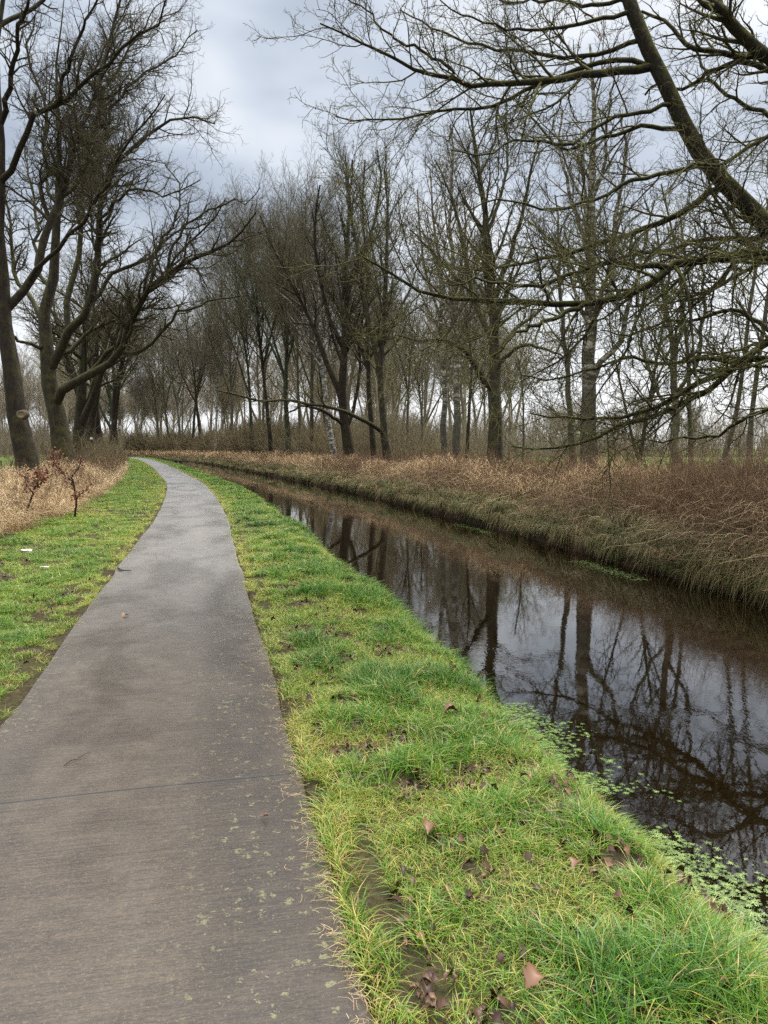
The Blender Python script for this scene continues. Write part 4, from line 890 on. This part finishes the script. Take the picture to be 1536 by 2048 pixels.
# ------------------------------------------------------------------ left verge: tall straw grass
def reeds():
    g = np.random.default_rng(101); T = Tris()
    n = 95000; s = dist_s(g, n, 8.5, 150, 1.2); u = -(2.95 + 2.9 * g.random(n) ** 0.9) + (vnoise(s * 0.7, s * 0, 3) - 0.5) * 0.5
    u = u + 0.12 * np.maximum(0, (60 - s) / 60) * 0
    far = np.maximum(1, s / 14) ** 0.8; m = fbm(s * 0.5, u * 0.9, 71); kk = m > 0.30; s, u, far, m = s[kk], u[kk], far[kk], m[kk]; n = len(s)
    x, y = frame(s, u); az = g.normal(-0.6, 1.5, n)
    edge = np.clip((-2.75 - u) / 1.2, 0.15, 1)
    h = g.uniform(0.22, 0.85, n) * (0.35 + 1.05 * m) * (0.35 + 0.75 * edge); L = g.uniform(0.12, 0.8, n) * (0.6 + 0.4 * edge)
    t = np.linspace(0, 1, 5)[None, :]
    Pp = np.stack([x[:, None] + np.cos(az)[:, None] * L[:, None] * t ** 1.6, y[:, None] + np.sin(az)[:, None] * L[:, None] * t ** 1.6, ground_z(s, u)[:, None] + h[:, None] * np.sin(t * PI * 0.70)], -1)
    Pp[:, 1:] += g.normal(0, 0.025, (n, 4, 3))
    tone = np.clip(0.15 + 0.65 * m + g.normal(0, 0.22, n), 0, 1)
    T.add(*ribbons(Pp, (0.0036 * far)[:, None] * np.array([1, 1, 0.8, 0.55, 0.15])[None, :], unit(np.stack([-np.sin(az), np.cos(az), g.normal(0, .4, n)], 1)), tone))
    o = T.obj('straw_grass', M_STRAW); tag(o, 'tall pale straw-coloured grass along the left edge of the verge', 'dry grass', kind='stuff')
    # brown dead stems amongst it
    T = Tris(); n = 5000; s = dist_s(g, n, 9, 140, 1.0); u = -g.uniform(3.1, 5.6, n); x, y = frame(s, u); far = np.maximum(1, s / 16) ** 0.8
    B = stems(g, np.stack([x, y, ground_z(s, u)], 1), g.uniform(0.5, 1.4, n), 0.003 * far, 0.0016 * far, 5, 0.14, 0.0, 0.35, None)
    T.add(*tubes(B['p'], B['r'], 3, g.random(n) * 0.8))
    B2 = spawn(g, B, 4.0, 0.3, 1, 40, 0.4, 0.7, 3, 0.15, 0.1, 0.002, 0.1); B2['r'] *= np.maximum(1, np.hypot(B2['p'][:, 0, 0], B2['p'][:, 0, 1]) / 18)[:, None] ** 0.8
    T.add(*tubes(B2['p'], B2['r'], 3, g.random(len(B2['p'])) * 0.8))
    o = T.obj('dead_stems', M_BRAMBLE); tag(o, 'brown dead weed stems standing in the straw grass', 'weeds', kind='stuff')
reeds()

# ------------------------------------------------------------------ mown grass on both verges
def blades(g, s, u, h, w, lean, tone, T, K=3, zoff=0.0):
    n = len(s); x, y = frame(s, u); z = ground_z(s, u - np.where((u > 1.4) & (u < 3.2), bankwob(s), 0)) + zoff
    az = g.uniform(0, 2 * PI, n); t = np.linspace(0, 1, K + 1)[None, :]
    run = (h * lean)[:, None] * t ** 1.8; rise = h[:, None] * (t - 0.38 * np.minimum(lean, 1.6)[:, None] * t ** 2.2)
    Pp = np.stack([x[:, None] + np.cos(az)[:, None] * run, y[:, None] + np.sin(az)[:, None] * run, z[:, None] + rise - 0.004], -1)
    tw = az + PI / 2 + g.normal(0, 0.5, n)
    sd2 = unit(np.stack([np.cos(tw), np.sin(tw), g.normal(0, 0.25, n)], 1))
    prof = np.array([0.8, 1.0, 0.75, 0.08]) if K == 3 else np.array([0.9, 0.9, 0.1])
    T.add(*ribbons(Pp, w[:, None] * 0.5 * prof[None, :], sd2, tone))
def grass():
    g = np.random.default_rng(202)
    for side in (1, -1):
        T = Tris()
        # (s0,s1,count per m2 at s0)
        for (s0, s1, dn, K) in ((1.2, 3.5, 11000, 3), (3.5, 6, 9500, 3), (6, 10, 7000, 3), (10, 18, 4200, 2), (18, 35, 1800, 2), (35, 70, 700, 2), (70, 140, 260, 2)):
            wu = 1.75 if side > 0 else 2.6
            if side < 0 and s1 < 4: continue
            n = int((s1 - s0) * wu * dn); s = g.uniform(s0, s1, n)
            u = 0.80 + wu * g.random(n) if side > 0 else -(0.80 + wu * g.random(n))
            u = u + np.where(np.abs(u) < 1.0, (vnoise(s * 3.1, s * 0 + side, 7) - 0.58) * 0.30 + (vnoise(s * 13.0, s * 0 + side, 8) - 0.5) * 0.10, 0)
            cl_ = fbm(s * 2.6, u * 2.6, 81, 3); big = fbm(s * 0.55, u * 0.9, 83, 2); sm = vnoise(s * 9, u * 9, 85)
            bare = 0.35 * fbm(s * 1.5, u * 1.9, 87, 3) + 0.65 * fbm(s * 5.0, u * 6.0, 89, 2)
            e = np.abs(u)
            edge = np.clip((e - 0.78) / 0.35, 0, 1)
            keep = (bare + 0.22 * sm + g.normal(0, 0.05, n)) > (0.515 if side > 0 else 0.565)
            if side < 0: keep &= ~((bare < 0.50) & (e > 1.5) & (s < 16) & (g.random(n) < 0.55))
            if side > 0: keep &= u < 2.40 + bankwob(s)
            else: keep &= (g.random(n) < np.clip((3.35 - e) * 2.5, 0, 1))
            s, u, cl_, big, sm, edge, e = (q[keep] for q in (s, u, cl_, big, sm, edge, e)); n = len(s)
            lush = np.clip((cl_ - 0.40) * 3.2, 0, 1)
            lush = lush * (0.35 + 0.65 * edge) * (1.0 if side > 0 else 0.6)
            lip = np.clip((u - 1.9) / 0.4, 0, 1) if side > 0 else 0 * u
            h = (0.020 + 0.040 * g.random(n)) + (0.045 + 0.085 * g.random(n)) * lush + 0.045 * lip * g.random(n)
            w = (0.0018 + 0.0016 * g.random(n) + 0.0030 * lush * g.random(n)) * np.maximum(1, s / 5.0) ** 0.85
            h = h * np.maximum(1, s / 40) ** 0.3 + 0.022 * (e < 0.9) * g.random(n)
            lean = g.uniform(0.25, 1.5, n) + 0.6 * (1 - lush) * g.random(n)
            tone = 0.56 - 0.40 * lush + 0.45 * (big - 0.5) + g.normal(0, 0.17, n) + 0.10 * (1 - edge)
            tone = np.where(g.random(n) < 0.10 + 0.20 * (1 - edge) + 0.10 * (1 - lush), g.uniform(0.85, 1.0, n), tone)
            if side < 0: tone = tone + 0.0
            blades(g, s, u, h, w, lean, np.clip(tone, 0, 1), T, K)
        o = T.obj('grass', M_GRASS)
        tag(o, 'short bright green grass between the path and the canal' if side > 0 else 'mown muddy green grass left of the path', 'grass', kind='stuff')
    # loose straw bits and dead blades creeping over the path edge
    T = Tris(); n = 1100; s = dist_s(g, n, 1.4, 16, 1.2); sg = np.where(g.random(n) < 0.7, 1, -1); u = sg * (0.80 - np.abs(g.normal(0, 0.045, n)) * (0.4 + 1.4 * vnoise(s * 2.4, s * 0, 91)))
    x, y = frame(s, u); az = g.uniform(0, 6.28, n); L = g.uniform(0.02, 0.075, n); t = np.linspace(-0.5, 0.5, 4)[None, :]; cv_ = g.normal(0, 0.5, n)[:, None] * L[:, None] * (t * 2) ** 2 * 0.3
    Pp = np.stack([x[:, None] + np.cos(az)[:, None] * L[:, None] * t - np.sin(az)[:, None] * cv_, y[:, None] + np.sin(az)[:, None] * L[:, None] * t + np.cos(az)[:, None] * cv_, 0.021 + 0.006 * g.random((n, 1)) + 0 * t], -1)
    T.add(*ribbons(Pp, np.full((n, 4), 0.0007), unit(np.stack([-np.sin(az), np.cos(az), 0 * az], 1)), g.uniform(0.0, 0.7, n)))
    tag(T.obj('straw', M_STRAW), 'dead straw and grass clippings strewn over the path edges', 'straw', kind='stuff')
grass()

# ------------------------------------------------------------------ fallen leaves
def leaf_shape(g, kind='oak', k=None):
    """lobed leaf outline as a strip of 9 stations, returns verts (9*3) curled, quads"""
    n = 9; t = np.linspace(0, 1, n); w = np.sin(t ** 0.8 * PI) * 0.30 * (1 + 0.45 * np.cos(t * PI * 7)) + 0.015
    c = g.uniform(0.2, 1.2); roll = g.uniform(0.3, 1.5)
    L = []
    for i in range(n):
        z = c * 0.3 * math.sin(t[i] * PI); e = roll * w[i] + 0.03 * g.normal()
        L += [(t[i], -w[i], z + e), (t[i], 0, z), (t[i], w[i], z + e + 0.02 * g.normal())]
    Q = []
    for i in range(n - 1):
        b = i * 3; Q += [(b, b + 1, b + 4, b + 3), (b + 1, b + 2, b + 5, b + 4)]
    return np.array(L), np.array(Q)
def leaf_at(g, V, P, size, tilt=0.6):
    a = g.uniform(0, 6.28); V = (V - np.array([0.5, 0, 0])) * size; tx, ty = g.normal(0, tilt, 2)
    ca, sa = math.cos(a), math.sin(a); x = V[:, 0] * ca - V[:, 1] * sa; y = V[:, 0] * sa + V[:, 1] * ca
    return np.stack([x, y, V[:, 2] + x * tx + y * ty], 1) + P
def litter():
    g = np.random.default_rng(303); T = Tris()
    prot = [leaf_shape(g) for _ in range(12)]
    for i in range(7000):
        right = g.random() < 0.66
        s = dist_s(g, 1, 1.5, 30, 1.05)[0]; u = g.uniform(0.95, 2.5) if right else -g.uniform(0.95, 3.3)
        m = 0.35 * fbm(np.array(s * 1.5), np.array(u * 1.9), 87, 3) + 0.65 * fbm(np.array(s * 5.0), np.array(u * 6.0), 89, 2)
        if m > 0.48 and g.random() < 0.88: continue
        if right and s > 9 and g.random() < 0.6: continue
        V, Q = prot[g.integers(12)]; x, y = frame(s, u); z = float(ground_z(np.array(s), np.array(u)))
        Vv = leaf_at(g, V, np.array([x, y, z + g.uniform(0.0, 0.022)]), g.uniform(0.018, 0.05)); T.add(Vv, Q, np.full(len(V), g.beta(1.3, 2.4)))
    tag(T.obj('fallen_leaves', M_LITTER), 'brown fallen leaves lying between the grass blades of the verges', 'leaves', kind='stuff')
    def gp(xp, yp):
        a = (xp - 768) / F; u_ = (1024 - yp) / F; dy = math.cos(PITCH) + u_ * math.sin(PITCH); dz = -math.sin(PITCH) + u_ * math.cos(PITCH); tt = -CAMH / dz
        return np.array([a * tt, dy * tt, 0.0])
    for (xp, yp, sz, tone, zz, lab) in (
            (1068, 1995, 0.085, 0.80, 0.045, 'large pale tan leaf in the grass at the bottom edge'),
            (1150, 1755, 0.07, 0.70, 0.05, 'rust brown curled leaf among lush grass'),
            (1052, 1570, 0.07, 0.75, 0.035, 'light tan leaf lying near the bank edge beside water plants'),
            (902, 1435, 0.09, 0.68, 0.03, 'tan brown leaf in the bare hollow of the bank'),
            (860, 1672, 0.09, 0.72, 0.03, 'brown leaf in the middle of the right verge'),
            (250, 1238, 0.08, 0.90, 0.022, 'single leaf lying flat on the open path'),
            (530, 1645, 0.03, 0.72, 0.022, 'tiny brown leaf on the path just below the slab joint')):
        V, Q = leaf_shape(g); P = gp(xp, yp); o = mesh_np('fallen_leaf', leaf_at(g, V, np.zeros(3), sz, 0.2), Q, attrs={'rnd': np.full(len(V), tone)}, mat=M_LITTER)
        o.location = (P[0], P[1], zz); tag(o, lab, 'leaf')
    # twig on the path
    def twig(pts, r, name, lab, m=M_OAKDARK):
        P = np.array([gp(*p) + np.array([0, 0, 0.021 + r]) for p in pts]); P[:, 2] += np.array([0.0, 0.003, 0.001, 0.004, 0.0])[:len(P)]
        V, Q, A = tubes((P - P[0])[None], np.linspace(r, r * 0.5, len(P))[None], 6); o = mesh_np(name, V, Q, attrs={'rnd': A}, smooth=True, mat=m); o.location = tuple(P[0]); tag(o, lab, 'twig')
    twig([(129, 1540), (142, 1531), (155, 1527), (168, 1519), (182, 1513)], 0.0022, 'twig', 'thin dark twig lying on the path at the left')
    twig([(236, 1141), (243, 1146), (250, 1146), (262, 1147)], 0.012, 'twig', 'thick dark bent twig on the left edge of the path')
    # litter scraps on the left verge
    for (xp, yp, sz, lab) in ((55, 1108, 0.10, 'crumpled white paper scrap on the left verge'), (90, 1141, 0.055, 'smaller white scrap nearer the path on the left verge')):
        P = gp(xp, yp); n = 7; gx, gy = np.meshgrid(np.linspace(-1, 1, n), np.linspace(-1, 1, n)); z = 0.25 * g.random((n, n)) + 0.15
        V = np.stack([gx * sz * 0.9 + g.normal(0, 0.07 * sz, (n, n)), gy * sz * 0.5 + g.normal(0, 0.06 * sz, (n, n)), z * sz], -1).reshape(-1, 3)
        i = (np.arange(n - 1)[:, None] * n + np.arange(n - 1)[None, :]).ravel(); Q = np.stack([i, i + 1, i + n + 1, i + n], -1)
        m, t, b = mat('white_paper'); b.inputs['Base Color'].default_value = (0.6, 0.6, 0.58, 1); b.inputs['Roughness'].default_value = 0.6
        o = mesh_np('paper_scrap', V, Q, mat=m); o.location = (P[0], P[1], 0.035); tag(o, lab, 'litter')
litter()

# ------------------------------------------------------------------ starwort rosettes floating by the near bank
def starwort():
    g = np.random.default_rng(404); T = Tris(); n = 0
    def rosette(x, y, sz, z, tone):
        k = g.integers(7, 11); a = g.uniform(0, 6.28) + np.arange(k) * 6.28 / k + g.normal(0, 0.15, k); L = sz * g.uniform(0.7, 1.1, k)
        t = np.array([0, 0.5, 0.85, 1.0])[None, :]
        P = np.stack([x + np.cos(a)[:, None] * L[:, None] * t, y + np.sin(a)[:, None] * L[:, None] * t, z + 0.004 + 0.10 * L[:, None] * t - 0.12 * L[:, None] * t ** 2 + 0 * t], -1)
        T.add(*ribbons(P, L[:, None] * np.array([0.05, 0.11, 0.10, 0.02])[None, :], np.stack([-np.sin(a), np.cos(a), 0 * a], 1), np.clip(np.full(k, tone) + g.normal(0, 0.08, k), 0, 1)))
    for i in range(6500):
        s = g.uniform(1.6, 5.8); c = fbm(np.array(s * 1.7), np.array(i % 97 * 0.0 + 5.0), 93)
        band = 0.55 * c + 0.25
        u = 2.50 + float(bankwob(np.array(s))) + abs(g.normal(0, 0.42)) * band + 0.02
        if vnoise(np.array(s * 3.5), np.array(u * 3.5), 95) < 0.42: continue
        x, y = frame(s, u); deep = g.random() < 0.0
        rosette(float(x), float(y), g.uniform(0.007, 0.025), WATER + g.uniform(0.0, 0.012), g.uniform(0.3, 1.0))
    for i in range(420):     # bright strand by the far bank
        s = g.uniform(11.0, 13.4); u = 7.25 + 0.12 * g.normal(); x, y = frame(s, u); rosette(float(x), float(y), g.uniform(0.014, 0.03), WATER, g.uniform(0, 0.5))
    for i in range(200):
        s = g.uniform(18.0, 20.5); u = 7.3 + 0.10 * g.normal(); x, y = frame(s, u); rosette(float(x), float(y), g.uniform(0.02, 0.035), WATER, g.uniform(0, 0.5))
    o = T.obj('water_plants', rnd_mat('starwort', [(0, (0.035, 0.07, 0.008)), (0.5, (0.10, 0.17, 0.03)), (1, (0.25, 0.35, 0.10))], 0.35, 0.5, 0.2))
    tag(o, 'pale green starry water plants floating along the near bank', 'water plants', kind='stuff')
starwort()

# ------------------------------------------------------------------ saplings with red-brown leaves
def sapling(seed, pts_stem, Y, label, nleaf, side, leafbox, h=None):
    g = np.random.default_rng(seed)
    L = [limb(p, Y, Y + dy, w0, w1, K=8, g=g, jit=0.008) for (p, dy, w0, w1) in pts_stem]; S = pack(L)
    B2 = spawn(g, S, 5.5, 0.3, 1.0, 48, 0.35, 0.7, 5, 0.16, 0.2, 0.0035, 0.12); B3 = spawn(g, B2, 8, 0.2, 1.0, 45, 0.4, 0.8, 3, 0.15, 0.1, 0.0025, 0.05)
    cand = np.concatenate([B2['p'].reshape(-1, 3), B3['p'].reshape(-1, 3)])
    a = (cand[:, 0] / cand[:, 1]) * F + 768; bb = HOR - (cand[:, 2] - CAMH) / cand[:, 1] * F
    msk = np.zeros(len(cand), bool)
    for (x0, y0, x1, y1) in leafbox: msk |= (a > x0) & (a < x1) & (bb > y0) & (bb < y1)
    cand = cand[msk] if msk.sum() > 20 else cand
    P = cand[g.integers(0, len(cand), nleaf)] + g.normal(0, 0.05, (nleaf, 3))
    finish('oak_sapling', None, [(S, 6)], [(B2, 4), (B3, 3)], M_OAKDARK, M_TWIG, label, 'sapling', leaves=leafbits(g, P, 0.055), loc=S['p'][0, 0])
sapling(501, [([(150, 1038), (152, 1000), (148, 970), (143, 955)], 0, 5, 3), ([(143, 955), (158, 935), (162, 915)], 0.1, 3, 1.5), ([(145, 962), (125, 945), (110, 925), (105, 905)], 0.3, 3, 1.5), ([(150, 1000), (165, 985), (175, 975)], 0.1, 2.5, 1.5)],
        17.0, 'young oak sapling with rust leaves standing at the straw grass edge', 280, 1, [(100, 895, 180, 1000)])
sapling(502, [([(52, 1060), (55, 1020), (64, 990), (70, 975)], 0, 5, 3), ([(66, 985), (50, 965), (55, 945)], 0.2, 3, 1.5), ([(70, 975), (85, 960), (88, 945)], 0.2, 3, 1.5), ([(68, 980), (76, 965), (72, 945)], -0.2, 3, 1.5)],
        15.5, 'sapling thick with dark red leaves in front of the leaning oak', 420, 1, [(40, 930, 100, 985)])
sapling(503, [([(112, 1000), (112, 960), (108, 930), (106, 905)], 0, 4, 2), ([(108, 930), (120, 915), (118, 900)], 0.2, 2.5, 1.5)],
        21.0, 'farther small red-leaved sapling at the foot of the big spreading oak', 110, 1, [(92, 890, 130, 940)])

# ------------------------------------------------------------------ field fence posts, canal post, tag
M_POST = bark_mat('post_wood', (0.025, 0.020, 0.016), (0.075, 0.060, 0.048), MOSS, 0.3)
def post(x, y, z, h, r, label, group=None, name='fence_post', tilt=0.03, seed=0):
    g = np.random.default_rng(seed); P = np.array([[[0, 0, -0.3], [0.002, 0, h * 0.5], [tilt * h, 0, h * 0.97], [tilt * h, 0, h], [tilt * h, 0, h + 0.004]]]); rr = np.array([[r, r * 1.02, r * 0.97, r * 0.8, 0.002]])
    V, Q, A = tubes(P, rr, 9); o = mesh_np(name, V, Q, attrs={'rnd': A}, smooth=False, mat=M_POST); o.location = (x, y, z); tag(o, label, 'post', group); return o
fp = [px(a, 896 + 16 + k * 0, 34 + k * 2) for k, a in enumerate((22, 3))]
post(float(px(22, 930, 40)[0]), 40, -0.2, 1.15, 0.06, 'dark wooden post in the left field, beside the leaning oak', 'fence posts in the left field', seed=1)
post(float(px(3, 930, 43)[0]), 43, -0.2, 1.1, 0.055, 'dark wooden post in the left field, at the very left edge', 'fence posts in the left field', tilt=-0.02, seed=2)
wv = []
pa = np.array([px(22, 930, 40)[0], 40, 0]); pb = np.array([px(3, 930, 43)[0], 43, 0]); dd = (pb - pa) / np.linalg.norm(pb - pa)
T = Tris()
for hz_ in (0.35, 0.62, 0.86):
    q = np.stack([pa + dd * t for t in np.linspace(-3.6, 12, 12)]); q[:, 2] = hz_ - 0.2; T.add(*tubes(q[None], np.full((1, 12), 0.006), 4))
tag(T.obj('wire_fence', M_POST), 'thin wire strands strung along the posts of the left field', 'wire')
# wooden sluice post in the water near the bend
X, Y = frame(98, 3.1)
e = empty('mooring_post', (float(X), float(Y), WATER)); tag(e, 'dark squat timber post standing in the canal at the far bend', 'post')
for dx, h in ((0, 0.95), (0.55, 0.75)):
    P = np.array([[[dx, 0, -0.6], [dx, 0, h * 0.5], [dx, 0, h], [dx, 0, h + 0.01]]]); V, Q, A = tubes(P, np.array([[0.19, 0.19, 0.17, 0.01]]), 10)
    mesh_np('pile', V, Q, mat=M_POST, parent=e)
P = np.array([[[-0.3, -0.18, 0.62], [0.3, -0.18, 0.6], [0.85, -0.18, 0.58]]]); V, Q, A = tubes(P, np.full((1, 3), 0.09), 4); mesh_np('rail', V, Q, mat=M_POST, parent=e)
# white tag on the oak of the left row
X, Y = frame(54, -5.0)
q = px(182, 877, Y - 0.5); m, t, b = mat('white_plate'); b.inputs['Base Color'].default_value = (0.85, 0.85, 0.83, 1); b.inputs['Roughness'].default_value = 0.4
w, h, d = 0.11, 0.07, 0.012
V = np.array([(a * w, c * d, k * h) for a in (-1, 1) for c in (-1, 1) for k in (-1, 1)]); Q = np.array([(0, 1, 3, 2), (4, 6, 7, 5), (0, 4, 5, 1), (2, 3, 7, 6), (0, 2, 6, 4), (1, 5, 7, 3)])
o = mesh_np('tree_tag', V, Q, mat=m); o.location = tuple(q); tag(o, 'small white tag fixed to a trunk in the left row', 'tag')
